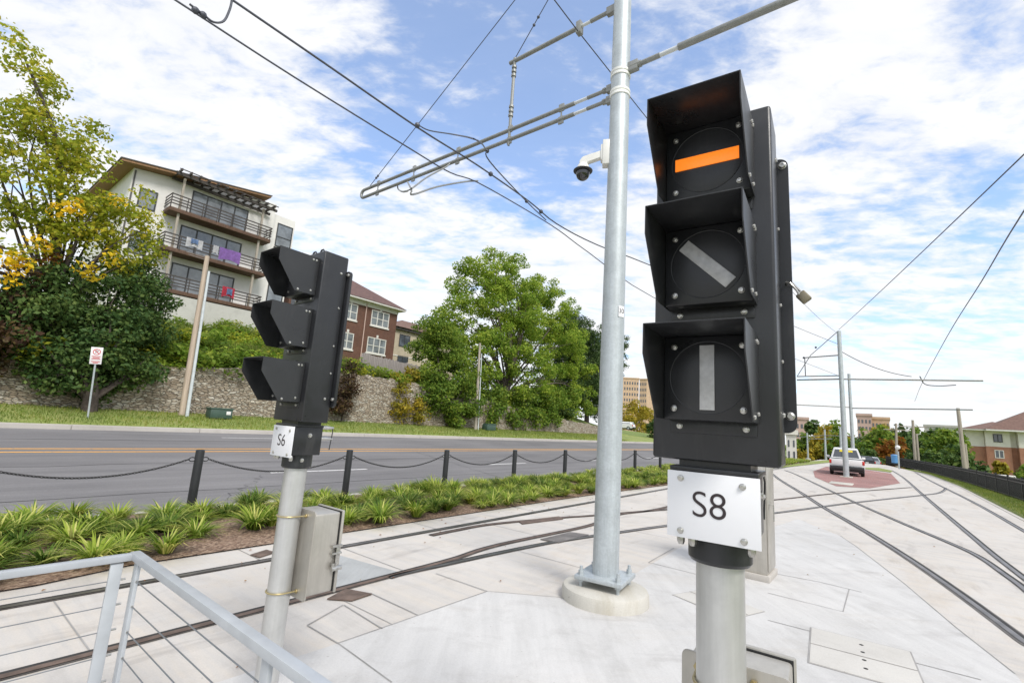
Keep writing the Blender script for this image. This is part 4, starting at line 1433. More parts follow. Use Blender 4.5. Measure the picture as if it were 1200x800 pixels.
# dark broad shrub tree in front of the wall
bl = [PX(60, 375, 26, 45), PX(110, 360, 26, 45), PX(140, 400, 25.5, 50), PX(80, 425, 25.3, 45), PX(45, 400, 26, 36), PX(165, 350, 27, 32), PX(160, 432, 25.5, 28), PX(110, 440, 25.2, 30), PX(60, 450, 25.4, 20), PX(90, 330, 27, 28), PX(30, 360, 27, 30), PX(140, 330, 27.5, 22), PX(185, 395, 27, 18), PX(168, 315, 28, 14)]
bl = [PX(x_, y_, L_ + 1.0, r_) for x_, y_, L_, r_ in ((60, 375, 26, 45), (110, 360, 26, 45), (140, 400, 25.8, 48), (80, 425, 25.6, 42), (45, 400, 26, 36), (165, 350, 27, 32), (160, 432, 25.7, 26), (110, 440, 25.5, 28), (60, 450, 25.6, 20), (90, 330, 27, 28), (30, 360, 27, 30), (140, 330, 27.5, 22), (185, 395, 27, 18), (168, 315, 28, 14))]
make_tree('evergreen_tree', 'broad dark green tree in front of the stone wall behind the parking sign', 'tree', ground_at(105, 26.0), bl, M['leaf_dark'], 250, .38, .8, .19, 130, .26, seed=21, shell=.45, nbr=20)
bl = [PX(170, 285, 30, 15), PX(165, 320, 30, 22), PX(178, 350, 29.5, 26), PX(160, 375, 29, 26), PX(150, 310, 30.5, 12)]
make_tree('conifer_tree', 'narrow dark conifer at the left corner of the white apartment house', 'tree', ground_at(170, 30), bl, M['leaf_conif'], 90, .3, .6, .16, 170, .16, seed=23, shell=.4, aspect=.35, nbr=10)
bl = [PX(-25, 330, 28, 50), PX(-10, 390, 27, 40), PX(15, 345, 29, 26), PX(8, 420, 27.5, 22)]
make_tree('dark_shrub', 'dark rusty shrub at the far left edge above the wall', 'shrub', ground_at(0, 28.2), bl, M['leaf_plum'], 60, .4, .8, .22, 90, .12, seed=29, nbr=8)

# central broadleaf tree
bl = [PX(560, 335, 31, 34), PX(600, 328, 31.5, 34), PX(545, 312, 31.5, 12), PX(630, 345, 31, 26), PX(585, 360, 29.5, 44), PX(535, 360, 30.5, 30), PX(520, 385, 29.5, 24), PX(640, 375, 30, 32), PX(600, 400, 28.6, 44), PX(645, 415, 29, 38), PX(555, 400, 29.5, 34), PX(665, 400, 30, 24), PX(620, 440, 28.3, 40), PX(660, 445, 28.6, 28), PX(585, 445, 28.3, 34), PX(605, 475, 27.8, 24), PX(570, 480, 28, 20), PX(645, 470, 28, 22), PX(672, 430, 29.5, 24), PX(680, 460, 29, 20), PX(560, 430, 28.6, 30), PX(625, 385, 29.5, 34), PX(575, 320, 31.5, 24), PX(655, 362, 30.5, 24), PX(665, 478, 28.4, 20), PX(610, 350, 30, 30)]
make_tree('broadleaf_tree', 'tallest bright green tree in the middle with a rounded airy crown', 'tree', ground_at(590, 28.2), bl, M['leaf_cent'], 620, .5, 1.0, .235, 140, .36, seed=31, shell=.5, nbr=50)
bl = [PX(520, 405, 28.5, 26), PX(505, 385, 29, 20), PX(495, 410, 29, 14), PX(530, 440, 27.5, 32), PX(515, 465, 27, 30), PX(545, 470, 27, 26), PX(500, 450, 27.5, 20), PX(530, 490, 26.8, 16), PX(480, 470, 27.8, 14)]
make_tree('bushy_tree', 'lower mid green tree left of the thin grey pole by the wall', 'tree', ground_at(522, 27.0), bl, M['leaf_mid'], 280, .45, .8, .20, 165, .18, seed=33, nbr=16)
bl = [PX(470, 455, 27.2, 16), PX(468, 478, 26.9, 14), PX(488, 480, 26.8, 14), PX(480, 440, 27.6, 10)]
make_tree('autumn_shrub', 'yellowing shrub at the right end of the open stone wall', 'shrub', ground_at(474, 26.9), bl, M['leaf_gold'], 80, .35, .6, .2, 110, .06, seed=35, nbr=6)
bl = [PX(690, 460, 29.5, 26), PX(705, 440, 30, 26), PX(660, 430, 31, 26), PX(715, 420, 31, 22), PX(655, 400, 32, 24), PX(680, 410, 32, 30), PX(730, 400, 35, 9), PX(670, 385, 33, 24), PX(690, 395, 34, 26), PX(700, 420, 33, 30), PX(680, 440, 31, 30), PX(712, 395, 34, 12), PX(724, 402, 34.5, 10), PX(700, 455, 31, 22), PX(670, 465, 29.5, 26), PX(655, 480, 28.3, 18), PX(700, 480, 29.5, 14), PX(676, 415, 32, 28)]
make_tree('conifer_tree', 'dark evergreen tree behind the left side of the tall pole', 'tree', ground_at(688, 30), bl, M['leaf_conif'], 700, .5, .95, .28, 100, .3, seed=37, aspect=.4, nbr=16)
bl = [PX(640, 470, 27.8, 22), PX(610, 468, 27.5, 24), PX(575, 470, 27.3, 22), PX(590, 485, 26.9, 14), PX(612, 488, 26.9, 14), PX(660, 468, 28, 18), PX(640, 488, 26.9, 12), PX(650, 486, 27.2, 14), PX(668, 480, 27.4, 14), PX(625, 488, 27.0, 13), PX(600, 490, 26.9, 12), PX(575, 492, 26.9, 10), PX(688, 478, 27.6, 12)]
make_tree('hedge_shrub', 'low green shrubs growing under the tallest tree in front of the wall', 'shrub', ground_at(630, 27.0), bl, M['leaf_mid'], 260, .45, .8, .25, 85, .05, seed=39, nbr=6)
bl = [PX(403, 452, 26.6, 16), PX(398, 470, 26.5, 14), PX(410, 432, 27.2, 10), PX(392, 480, 26.4, 10)]
make_tree('plum_shrub', 'dark purplish shrub against the stone wall right of the S6 signal', 'shrub', ground_at(402, 26.5), bl, M['leaf_plum'], 70, .3, .5, .16, 170, .06, seed=41, nbr=8)
bl = [PX(745, 485, 60, 16), PX(735, 492, 58, 12), PX(757, 494, 60, 12), PX(760, 484, 62, 9), PX(748, 500, 58, 10)]
make_tree('golden_tree', 'round golden autumn tree between the tall pole and the S8 signal', 'tree', W(slz(onL(745, 490, 60))[0], 60, terr(slz(onL(745, 490, 60))[0], 60)), bl, M['leaf_gold'], 80, .9, 1.6, .6, 24, .25, seed=43, nbr=10)

# hillside cover: individual shrubs and tufts between wall and house
def shrub_proto(mat, seed, leaf=.2, rad_=1.0, per=110, n=9, aspect=.5):
    c = scatter_clusters([(Vector((0, 0, rad_ * .45)), rad_, .75)], n, rad_ * .35, rad_ * .6, .4, seed)
    o = leaf_object('hillside_shrub', c, mat, None, leaf, per, Vector(), aspect, seed=seed)
    return o
GHS = 'shrubs covering the slope above the stone wall'
protos = [shrub_proto(M['leaf_mid'], 51), shrub_proto(M['leaf_cent'], 52), shrub_proto(M['leaf_dark'], 53), shrub_proto(M['leaf_a'], 54, .18)]
used = [False] * 4
tall = clump_mesh(160, 1.15, .02, 301)
tall.materials.clear(); tall.materials.append(M['blade'])
for k in range(170):
    s = random.uniform(-2, 24); l = random.uniform(27.9, 37.5) if k % 3 else random.uniform(27.35, 28.8)
    i = random.choice((0, 1, 1, 3, 3, 1))
    if not used[i]:
        o = protos[i]; used[i] = True
    else:
        o = protos[i].copy(); COL.objects.link(o)
    p = W(s, l, terr(s, l) - .1)
    o.location = p; f = random.uniform(.6, 1.35); o.scale = (f * 1.15, f * 1.15, f * .8); o.rotation_euler = (0, 0, random.uniform(0, 6.3))
    tag(o, 'leafy green shrub on the overgrown slope above the stone wall', 'shrub', GHS)
for i in range(4):
    if not used[i]:
        bpy.data.objects.remove(protos[i])
for k in range(120):
    s = random.uniform(6, 22); l = random.uniform(27.8, 37)
    o = bpy.data.objects.new('grass_tuft', tall); COL.objects.link(o)
    o.location = W(s, l, terr(s, l) - .1); f = random.uniform(.7, 1.4); o.scale = (f, f, f); o.rotation_euler = (0, 0, random.uniform(0, 6.3))
    tag(o, 'tuft of tall wild grass on the slope above the stone wall', 'grass tuft', 'tufts of tall grass on the slope')

# ------------------------------------------------------------------ stone wall
mb = MB()
segs = np.arange(-14, 56, 1.0)
def wall_piece(mb, s, e):
    za, zb = walltop(s), walltop(e)
    j = lambda: random.uniform(-.07, .09)
    t = bmesh.new()
    a = [t.verts.new(v) for v in ((s, 26.85, 1.0), (s, 27.5, 1.0), (s, 27.5, za), (s, 26.98, za))]
    b_ = [t.verts.new(v) for v in ((e, 26.85, 1.0), (e, 27.5, 1.0), (e, 27.5, zb), (e, 26.98, zb))]
    for q in range(4):
        t.faces.new((a[q], a[(q + 1) % 4], b_[(q + 1) % 4], b_[q]))
    t.faces.new(a[::-1]); t.faces.new(b_)
    bmesh.ops.recalc_face_normals(t, faces=t.faces)
    mb._merge(t)
rows = []
for s in np.arange(-14, 56.1, .5):
    wt = walltop(float(s)) + random.uniform(-.10, .10)
    pr = [(26.84, 1.0), (26.88, 2.0), (26.93, wt - .35), (26.96, wt), (27.55, wt + .02), (27.6, 1.0)]
    rows.append([mb.bm.verts.new((float(s), l + random.uniform(-.03, .03), z)) for l, z in pr])
for A, B in zip(rows, rows[1:]):
    for j in range(5):
        mb.bm.faces.new((A[j], B[j], B[j + 1], A[j + 1]))
bmesh.ops.recalc_face_normals(mb.bm, faces=mb.bm.faces)
tag(mb.build('stone_wall', M['stone'], rz=RZ, sharp=20), 'long rubble stone retaining wall at the foot of the slope', 'wall')
# wooden fence above it
s0f = slz(onL(421, 430, 29))[0]; s1f = slz(onL(500, 440, 29))[0]
t = thing('wooden_fence', 'weathered grey board fence on top of the stone wall below the brick house', 'fence', W(s0f, 28.9, 4.4), RZ)
mb = MB(); x = 0
while x < s1f - s0f:
    top = 1.75 + random.uniform(-.06, .06) - .04 * x
    mb.box(x, x + .135, -.012, .012, -.4, top, .004); x += .15
mb.build('boards', M['fencewood'], t)
mb = MB(); mb.box(0, s1f - s0f, .013, .06, .3, .4); mb.box(0, s1f - s0f, .013, .06, 1.2, 1.3); mb.build('rail', M['fencewood'], t)

# ------------------------------------------------------------------ street items across the road
p = W(4.72, 24.2, terr(4.72, 24.2))
t = thing('parking_sign', 'no parking sign on a thin grey post in the grass strip across the road', 'sign', p, R_(36))
t.rotation_euler = (0, R_(-3.2), R_(36))
mb = MB(); mb.tube([(0, 0, -.05), (0, 0, 2.62)], .032, 8); mb.build('post', M['galv'], t)
mb = MB(); mb.box(-.18, .18, -.05, -.042, 2.06, 2.72, .003); pl = mb.build('sign_plate', M['signwhite'], t)
mb = MB()
mb.lathe([(.12, 0), (.12, .003), (.095, .003), (.095, 0)], 28, Matrix.Translation((0, -.0502, 2.54)) @ ROTX, cap=False)
mb.box(-.1, .1, -.0535, -.0505, -.013, .013, 0, Matrix.Translation((0, 0, 2.54)) @ Matrix.Rotation(R_(45), 4, 'Y'))
for z, w in ((2.36, .13), (2.31, .10), (2.265, .13), (2.16, .13), (2.11, .08)):
    mb.box(-w, w, -.053, -.0502, z - .014, z + .014)
mb.build('red_marking', M['signred'], pl)
me = text_mesh('P', .19, M['letter'], .001)
o = bpy.data.objects.new('lettering', me); COL.objects.link(o); o.parent = pl; o.location = (0, -.0515, 2.54)

def wood_pole(px, pxt, L, r, label, mat, lean_to=None):
    a = onL(*px, L); b = onL(*pxt, L)
    a.z = terr(a.dot(S), L) - .1
    t = thing('utility_pole', label, 'pole', a)
    mb = MB(); mb.tube([(0, 0, 0), (b - a) * .5, b - a], [r, r * .85, r * .7], 12); mb.build('shaft', mat, t)
    return t, a, b
t, a, b = wood_pole((213, 486), (243, 300), 26, .145, 'brown wooden pole leaning in front of the stone wall', M['wood'])
mb = MB(); q = (b - a) * .985; mb.tube([q, q - S * .9 + Vector((0, 0, .05))], .012, 6); mb.tube([q - Vector((0, 0, .1)), q - S * .8 - Vector((0, 0, .05))], .012, 6); mb.build('bracket', M['galvdark'], t)
t, a, b = wood_pole((219, 488), (245, 318), 25.8, .075, 'pale slim conduit pole beside the leaning wooden pole', M['pvc'])
t, a, b = wood_pole((557, 502), (562.5, 402), 26, .13, 'grey brown pole standing in front of the green tree in the middle', M['woodgrey'])
t, a, b = wood_pole((560.5, 500), (564.5, 414), 25.9, .05, 'thin pale conduit beside the pole in front of the middle tree', M['pvc'])
p = W(slz(onL(257, 484, 25.6))[0], 25.6); p.z = terr(p.dot(S), 25.6)
t = thing('utility_box', 'low dark green utility box on the grass in front of the stone wall', 'utility box', p, RZ)
mb = MB(); mb.box(-.5, .5, -.3, .3, 0, .48, .05); mb.build('body', M['utilgreen'], t)
mb = MB(); mb.box(.2, .4, -.312, -.3, .2, .36, .002); mb.build('label_plate', M['signwhite'], t)
mb = MB(); mb.box(-.53, .53, -.33, .33, .44, .51, .03); mb.build('lid', M['utilgreen'], t)
p = W(slz(onL(573, 501, 25.9))[0], 25.9); p.z = terr(p.dot(S), 25.9)
mb = MB(); mb.box(-.55, .55, -.3, .3, 0, .5, .05); mb.box(-.5, .5, -.33, .25, .5, .56, .02)
tag(mb.build('utility_box', M['utilgreen'], loc=p, rz=RZ), 'small green utility box beside the pole under the middle tree', 'utility box')

# ------------------------------------------------------------------ white apartment house
LW = 41.4           # wall plane, balconies project to 40
sc_ = 40 / 38.0
def wz(z38):
    return (z38 - EYE) * sc_ + EYE
def bs(px, py, L=LW):
    return slz(onL(px, py, L))
sL = bs(150, 230)[0]; sR = bs(318, 280)[0]
zb3, zb2, zb1 = 9.85, 12.85, 15.8
t = thing('apartment_house', 'white stucco apartment house with three timber balconies on the hill', 'building', W(sL, LW, 8.0), RZ)
wd = sR - sL; H0 = 8.0
roofz_l = 18.15 - H0; roofz_r = 19.6 - H0
mb = MB()
mb.prism([(0, 0, -2.5), (wd, 0, -2.5), (wd, 0, roofz_r - .05), (0, 0, roofz_l - .05)], Vector((0, 11, 0)))
mb.build('wall', M['stucco'], t)
mb = MB()
mb.box(1.6, wd + .2, -1.35, -.01, -2.5, zb3 - H0 - .38, .0)
mb.build('foundation_wall', M['stuccogrey'], t)
mb = MB()
mb.prism([(-.9, -.85, roofz_l - .18), (wd - .9, -.85, roofz_r - .02), (wd - .9, -.85, roofz_r + .16), (-.9, -.85, roofz_l + .0)], Vector((0, 12.6, 0)))
rf = mb.build('roof', M['soffit'], t)
mb = MB()
mb.prism([(-.96, -.91, roofz_l - .02), (wd - .84, -.91, roofz_r + .14), (wd - .84, -.91, roofz_r + .20), (-.96, -.91, roofz_l + .05)], Vector((0, 12.7, 0)))
mb.build('roof_edge', M['roofgrey'], rf)
# stair tower
mb = MB()
mb.box(wd + .002, wd + 2.1, .5, 6, -2.5, bs(330, 251)[2] - H0)
mb.build('stair_tower', M['stucco'], t)
def window(parent, x0, x1, z0, z1, y=0.0, panes=2, frame=None, glass=None, fw_=.09, mull=None):
    mb = MB()
    mb.box(x0, x1, y - .06, y + .03, z0, z0 + fw_); mb.box(x0, x1, y - .06, y + .03, z1 - fw_, z1)
    n = panes
    for k in range(n + 1):
        xx = x0 + (x1 - x0 - fw_) * k / n
        mb.box(xx, xx + fw_, y - .055, y + .03, z0 + fw_, z1 - fw_)
    if mull:
        for zz in mull:
            mb.box(x0 + fw_, x1 - fw_, y - .05, y + .03, zz - .04, zz + .04)
    f = mb.build('window', frame or M['frame'], parent)
    mb = MB(); mb.box(x0 + .02, x1 - .02, y - .02, y + .01, z0 + .02, z1 - .02); mb.build('pane', glass or M['glasspale'], f)
    return f
def bx(px, py, L=LW):
    s, l, z = bs(px, py, L); return s - sL, z - H0
# tall windows left
for (pa, pb) in (((164, 219), (183, 249)), ((152, 268), (172, 301))):
    x0, z1 = bx(*pa); x1, z0 = bx(*pb)
    x0, x1 = min(x0, x1), max(x0, x1)
    window(t, .55, 1.65, z0, z1, 0, 1, None, M['glasspale'])
# balcony doors and strips
xa = bx(205, 300)[0]; xb = bx(292, 330)[0]
for zb, x0, x1 in ((zb1, xa + .35, bx(289, 262)[0]), (zb2, xa, bx(283, 288)[0]), (zb3, xa - .1, bx(275, 325)[0])):
    window(t, x0, x1, zb - H0 + .05, zb - H0 + 2.25, 0, 4)
window(t, wd + .55, wd + 1.95, bx(335, 290)[1], bx(335, 262)[1], .5, 1, None, M['glasspale'], .08, [bx(335, 278)[1]])
window(t, wd + .55, wd + 1.95, bx(320, 350)[1] - .4, bx(320, 350)[1] + 1.6, .5, 1, None, M['glasspale'])
mb = MB(); mb.box(wd + .5, wd + 2.06, .46, .5, bx(335, 310)[1], bx(335, 291)[1]); mb.build('panel', M['timberdark'], t)
mb = MB(); mb.tube([(.12, -.06, 6.5 - H0 + 2), (.12, -.06, roofz_l - .2)], .05, 8); mb.build('downpipe', M['roofgrey'], t)
# balconies
bal_l = slz(onL(198.75, 242.5, 40))[0] - sL; bal_r = slz(onL(317.5, 280, 40))[0] - sL
for zb in (zb1, zb2, zb3):
    z = zb - H0
    mb = MB()
    mb.box(bal_l, bal_r, -1.4, -.002, z - .30, z - .02, .01)
    slab = mb.build('balcony', M['timber'], t)
    mb = MB()
    for zz in (.30, .52, .74, 1.0):
        hgt_ = .08 if zz < 1 else .09
        mb.box(bal_l, bal_r, -1.42, -1.38, z + zz - hgt_, z + zz)
        mb.box(bal_l, bal_l + .04, -1.38, -.01, z + zz - hgt_, z + zz)
        mb.box(bal_r - .04, bal_r, -1.38, -.01, z + zz - hgt_, z + zz)
    x = bal_l
    while x < bal_r:
        mb.box(x, x + .06, -1.445, -1.42, z - .05, z + 1.0); x += 1.02
    mb.build('balustrade', M['timberdark'], slab)
for (zlo, zhi) in ((zb3, zb2), (zb2, zb1), (zb1, zb1 + 2.75)):
    for x in (bal_l + .6, bal_r - .9):
        mb = MB(); mb.box(x, x + .14, -1.2, -1.06, zlo - H0 - .02, zhi - H0 - .3); mb.build('balcony_post', M['woodgrey'], t)
# pergola
zp = zb1 + 2.45 - H0
mb = MB()
for y in (-1.5, -.25):
    mb.box(bal_l + .1, bal_r + .1, y - .06, y + .06, zp, zp + .2)
x = bal_l + .15
while x < bal_r:
    mb.box(x, x + .09, -1.95, -.02, zp + .2, zp + .38); x += .62
for y in (-1.7, -1.0, -.5):
    mb.box(bal_l + .1, bal_r + .1, y - .03, y + .03, zp + .38, zp + .44)
mb.build('pergola', M['timberdark'], t)
# cloths on the balcony rails
def cloth(label, px0, px1, zr_, drop_, mat, name='towel', L=39.93):
    a = onL(*px0, L); b2 = onL(*px1, L); s0_, s1_ = a.dot(S), b2.dot(S)
    o = W(s0_, L, zr_)
    w = s1_ - s0_
    mb = MB(); n = 8; m_ = 5
    vs = [[mb.bm.verts.new((w * i / n, -.03 * math.sin(i * 1.9) - .02 * (j / m_), .03 - drop_ * j / m_ * (1 - .18 * math.sin(i / n * PI)))) for j in range(m_ + 1)] for i in range(n + 1)]
    for i in range(n):
        for j in range(m_):
            mb.bm.faces.new((vs[i][j], vs[i + 1][j], vs[i + 1][j + 1], vs[i][j + 1]))
    bmesh.ops.solidify(mb.bm, geom=mb.bm.faces[:], thickness=.015)
    return tag(mb.build(name, mat, loc=o, rz=RZ), label, 'towel')
cloth('purple towel hanging over the middle balcony rail', (258, 290), (282, 300), zb2 + 1.0, 1.0, M['purple'])
cloth('white towel hung left of the purple towel on the middle balcony', (250, 290), (256, 292), zb2 + 1.0, .7, M['whitecloth'])
cloth('pale blue flag like cloth at the left of the middle balcony', (219, 278), (238, 285), zb2 + 1.02, .75, M['whitecloth'], 'flag_cloth')
cloth('blue cloth below the pale cloth on the middle balcony', (224, 282), (232, 286), zb2 + .98, .4, M['bluecloth'], 'flag_cloth', 39.86)
cloth('red cloth hanging over the lowest balcony rail', (261, 336), (275, 341), zb3 + 1.05, .85, M['redcloth'])
cloth('blue cloth beside the red cloth on the lowest balcony', (266, 340), (272, 343), zb3 + .95, .55, M['bluecloth'], 'towel', 39.86)

# ------------------------------------------------------------------ brown brick house and beige house
def hip_roof(mb, x0, x1, y0, y1, z, h, ov):
    X0, X1, Y0, Y1 = x0 - ov, x1 + ov, y0 - ov, y1 + ov
    r = min(X1 - X0, Y1 - Y0) / 2
    if X1 - X0 > Y1 - Y0:
        a, b2 = (X0 + r, (Y0 + Y1) / 2, z + h), (X1 - r, (Y0 + Y1) / 2, z + h)
    else:
        a, b2 = ((X0 + X1) / 2, Y0 + r, z + h), ((X0 + X1) / 2, Y1 - r, z + h)
    vs = [mb.bm.verts.new(v) for v in ((X0, Y0, z), (X1, Y0, z), (X1, Y1, z), (X0, Y1, z))]
    A, B = mb.bm.verts.new(a), mb.bm.verts.new(b2)
    if X1 - X0 > Y1 - Y0:
        for f in ((vs[0], vs[1], B, A), (vs[1], vs[2], B), (vs[2], vs[3], A, B), (vs[3], vs[0], A)):
            mb.bm.faces.new(f)
    else:
        for f in ((vs[0], vs[1], A), (vs[1], vs[2], B, A), (vs[2], vs[3], B), (vs[3], vs[0], A, B)):
            mb.bm.faces.new(f)
    mb.bm.faces.new(vs[::-1])
LB = 45.0
def bq(px, py, L=LB):
    return slz(onL(px, py, L))
sr = bq(466, 366)[0]; sl = sr - 13.0
zb = 7.2; ze = bq(470, 364)[2]
t = thing('brick_house', 'dark brown brick house with white windows and a red hipped roof', 'building', W(sl, LB, zb), RZ)
mb = MB(); mb.box(0, sr - sl, 0, 12, -2, ze - zb - .1); mb.build('wall', M['brickbrown'], t)
mb = MB(); hip_roof(mb, 0, sr - sl, 0, 12, ze - zb + .02, 4.3, .75); rf = mb.build('roof', M['roofred'], t)
mb = MB(); mb.box(-.7, sr - sl + .7, -.7, 12.7, ze - zb - .16, ze - zb + .0); mb.box(-.06, sr - sl + .06, -.06, 12.06, ze - zb - .62, ze - zb - .16); mb.build('cornice', M['trimwhite'], t)
for (pa, pb, n) in (((436, 362.5), (455.5, 381), 3), ((431, 394), (451.5, 412), 3), ((404, 353.5), (418.5, 372.5), 2), ((400, 388), (413.5, 405.5), 2)):
    x0 = bq(*pa)[0] - sl; z1 = bq(*pa)[2] - zb; x1 = bq(pb[0] + 1, pa[1] + 5)[0] - sl
    window(t, x0, x1, z1 - 1.75, z1, 0, n, M['trimwhite'], M['glasspale'], .095, [z1 - .9])
    mb = MB(); mb.box((x0 + x1) / 2 - .12, (x0 + x1) / 2 + .12, -.05, 0, z1 + .04, z1 + .35); mb.build('keystone', M['trimwhite'], t)
    mb = MB(); mb.box(x0 - .1, x1 + .1, -.1, 0, z1 - 1.9, z1 - 1.752); mb.build('window_sill', M['trimwhite'], t)
xdp = bq(428, 370)[0] - sl
mb = MB(); mb.tube([(xdp, -.08, -1), (xdp, -.08, ze - zb - .3)], .06, 8); mb.build('downpipe', M['pink'], t)
LH = 52.0
def bh(px, py):
    return slz(onL(px, py, LH))
s0_ = bh(463, 390)[0]; s1_ = s0_ + 12
ze2 = bh(480, 386)[2]; zb_ = ze2 - 8
t = thing('beige_house', 'pale beige brick house with a low grey roof partly hidden by the green tree', 'building', W(s0_, LH, zb_), RZ)
mb = MB(); mb.box(0, 12, 0, 9, -1, 7.6); mb.build('wall', M['beige'], t)
mb = MB(); mb.box(-.4, 12.5, -.4, 9.4, 7.6, 7.95); mb.build('eaves', M['timberdark'], t)
mb = MB(); hip_roof(mb, 0, 12, 0, 9, 7.952, 2.2, .6); rf = mb.build('roof', M['roofbrown'], t)
mb = MB(); mb.tube([(3.5, 4.5, 9.4), (3.5, 4.5, 11.3)], .06, 6); mb.build('roof_vent', M['roofgrey'], t)
for (pa, pb) in (((468.5, 391), (480, 402)), ((466, 416), (477.5, 427))):
    x0, z1 = bh(*pa)[0] - s0_, bh(*pa)[2] - zb_; x1 = bh(*pb)[0] - s0_
    window(t, x0, x1, z1 - 1.7, z1, 0, 2, M['frame'], M['glass'], .1)
mb = MB(); mb.box(.02, 11.9, -.05, 0, 4.0, 4.12); mb.build('band_course', M['trimwhite'], t)

# ------------------------------------------------------------------ distant buildings
def block(label, pxl, pxr, ytop, dist, zbase, mat, rows, cols, name='distant_building', rz=0.0, depth=20, wmat=None, roof=None, ww=.5, wh=.5):
    a = at_depth(pxl, ytop, dist); b2 = at_depth(pxr, ytop, dist)
    w = (Vector((b2.x - a.x, b2.y - a.y, 0))).length
    ang = math.atan2(b2.y - a.y, b2.x - a.x)
    h = (a.z + b2.z) / 2 - zbase
    t = thing(name, label, 'building', (a.x, a.y, zbase), ang + rz)
    mb = MB(); mb.box(0, w, 0, depth, 0, h); mb.build('wall', mat, t)
    cw = w / cols; rh = h / (rows + .6)
    for r in range(rows):
        for c in range(cols):
            x = (c + .5) * cw; z = h - (r + .8) * rh
            mb = MB(); mb.box(x - cw * ww / 2, x + cw * ww / 2, -.06, 0, z - rh * wh / 2, z + rh * wh / 2); mb.build('window', wmat or M['glass'], t)
    mb = MB(); mb.box(-.3, w + .3, -.3, depth + .3, h, h + .8); mb.build('roof', roof or mat, t)
    return t, w, h
t, w, h = block('tall tan brick tower block rising far off between the tall pole and the S8 signal', 728, 749, 443.5, 330, -10, M['bricktan'], 12, 7, 'tower_block', depth=30, rz=R_(6))
# its visible side wing
block('narrow right wing of the far tan tower block', 749.6, 758.5, 445, 331, -10, M['bricktan'], 12, 4, 'tower_block', depth=25, rz=R_(-20))
block('pinkish apartment block among the distant trees behind the line poles', 1004, 1021, 487, 210, -8, M['pink'], 8, 4, 'distant_building', wmat=M['glass'])
block('brownish stepped apartment block right of the pinkish one', 1021, 1042, 491, 215, -8, M['bricktan'], 7, 5, 'distant_building', wmat=M['glass'])
block('reddish building behind the rear door of the S8 signal', 922, 947, 491, 190, -6, M['pink'], 5, 5, 'distant_building')
block('low grey block on the far ridge left of the leaning wooden pole', 1083, 1122, 500, 260, -8, M['stuccogrey'], 4, 7, 'distant_building')
block('pale two storey building at the edge of the grass behind the S8 head', 921, 933, 509, 95, -1.5, M['cream'], 2, 2, 'distant_building', depth=8, ww=.3, wh=.6)

# right-hand apartment building: cream upper storey over red brick
DR = 130.0
a = at_depth(1131, 505, DR)
dirx = Vector((.80, -.60, 0)).normalized()
ang = math.atan2(dirx.y, dirx.x)
ze = at_depth(1140, 503, DR).z; sz = 2.95
t = thing('apartment_building', 'red brick apartment building with a cream top storey and brown hipped roof', 'building', (a.x, a.y, ze - 3 * sz), ang)
bays = ((0, 2.6, 0), (2.6, 6.0, -.9), (6.0, 6.9, -.2), (6.9, 11.5, -1.6), (11.5, 13, -.2), (13, 17, -1.2), (17, 34, -.3))
mb = MB()
for x0, x1, y in bays:
    mb.box(x0, x1 - .004, y, 14, -3, 2 * sz - .1)
mb.build('wall', M['brickred'], t)
mb = MB()
for x0, x1, y in bays:
    mb.box(x0 + .02, x1 - .024, y + .03, 14, 2 * sz - .1, 3 * sz)
mb.build('upper_wall', M['cream'], t)
mb = MB(); mb.box(-.03, 34, -.05, 14.03, 2 * sz - .2, 2 * sz - .06); mb.build('band_course', M['trimwhite'], t)
mb = MB(); hip_roof(mb, 0, 9, -.9, 8, 3 * sz + .1, 1.7, .9); hip_roof(mb, 3.4, 36, -1.7, 12, 3 * sz + .14, 4.4, .9); mb.build('roof', M['roofbrown'], t)
mb = MB(); mb.box(-.85, 9, -1.75, 9, 3 * sz - .15, 3 * sz + .09); mb.box(2.6, 36, -2.6, 13, 3 * sz - .16, 3 * sz + .11); mb.build('eaves', M['trimwhite'], t)
for x, y in ((3.7, -.9), (8.5, -1.6), (14.4, -1.2)):
    for k in range(3):
        f = window(t, x, x + 1.25, k * sz + .75, k * sz + 2.25, y, 2, M['trimwhite'] if k < 2 else M['frame'], M['glass'], .12)
# wooden poles at right
def wood_at(px, pxt, dist, r, label, mat=None, cross=False, z=None):
    a = at_depth(px[0], px[1], dist); b = at_depth(pxt[0], pxt[1], dist)
    a2 = a - (b - a).normalized() * 3.0
    t = thing('utility_pole', label, 'pole', a2)
    mb = MB(); mb.tube([(0, 0, 0), b - a2], [r, r * .7], 10); mb.build('shaft', mat or M['woodgrey'], t)
    if cross:
        u = Vector((a.y, -a.x, 0)).normalized()
        q = b - a2 - Vector((0, 0, .8))
        mb = MB(); mb.tube([q - u * 1.3, q + u * 1.3], .06, 6); mb.build('cross_arm', mat or M['woodgrey'], t)
    return t
wood_at((1131, 551), (1122.5, 478), 57, .19, 'leaning brown wooden pole left of the red brick apartment building')
wood_at((1134, 551), (1131, 520), 58, .14, 'short wooden stub pole right beside the leaning pole')
wood_at((1073, 544), (1069.5, 492), 76, .19, 'grey wooden pole rising behind the black fence left of the green trees', None, True)
wood_at((1077, 544), (1074, 508), 76, .15, 'shorter grey pole just right of the tall grey pole behind the fence')
wood_at((1051, 540), (1050, 496), 78, .17, 'thin dark pole with crossarm in front of the rusty trees', M['woodgrey'], True)

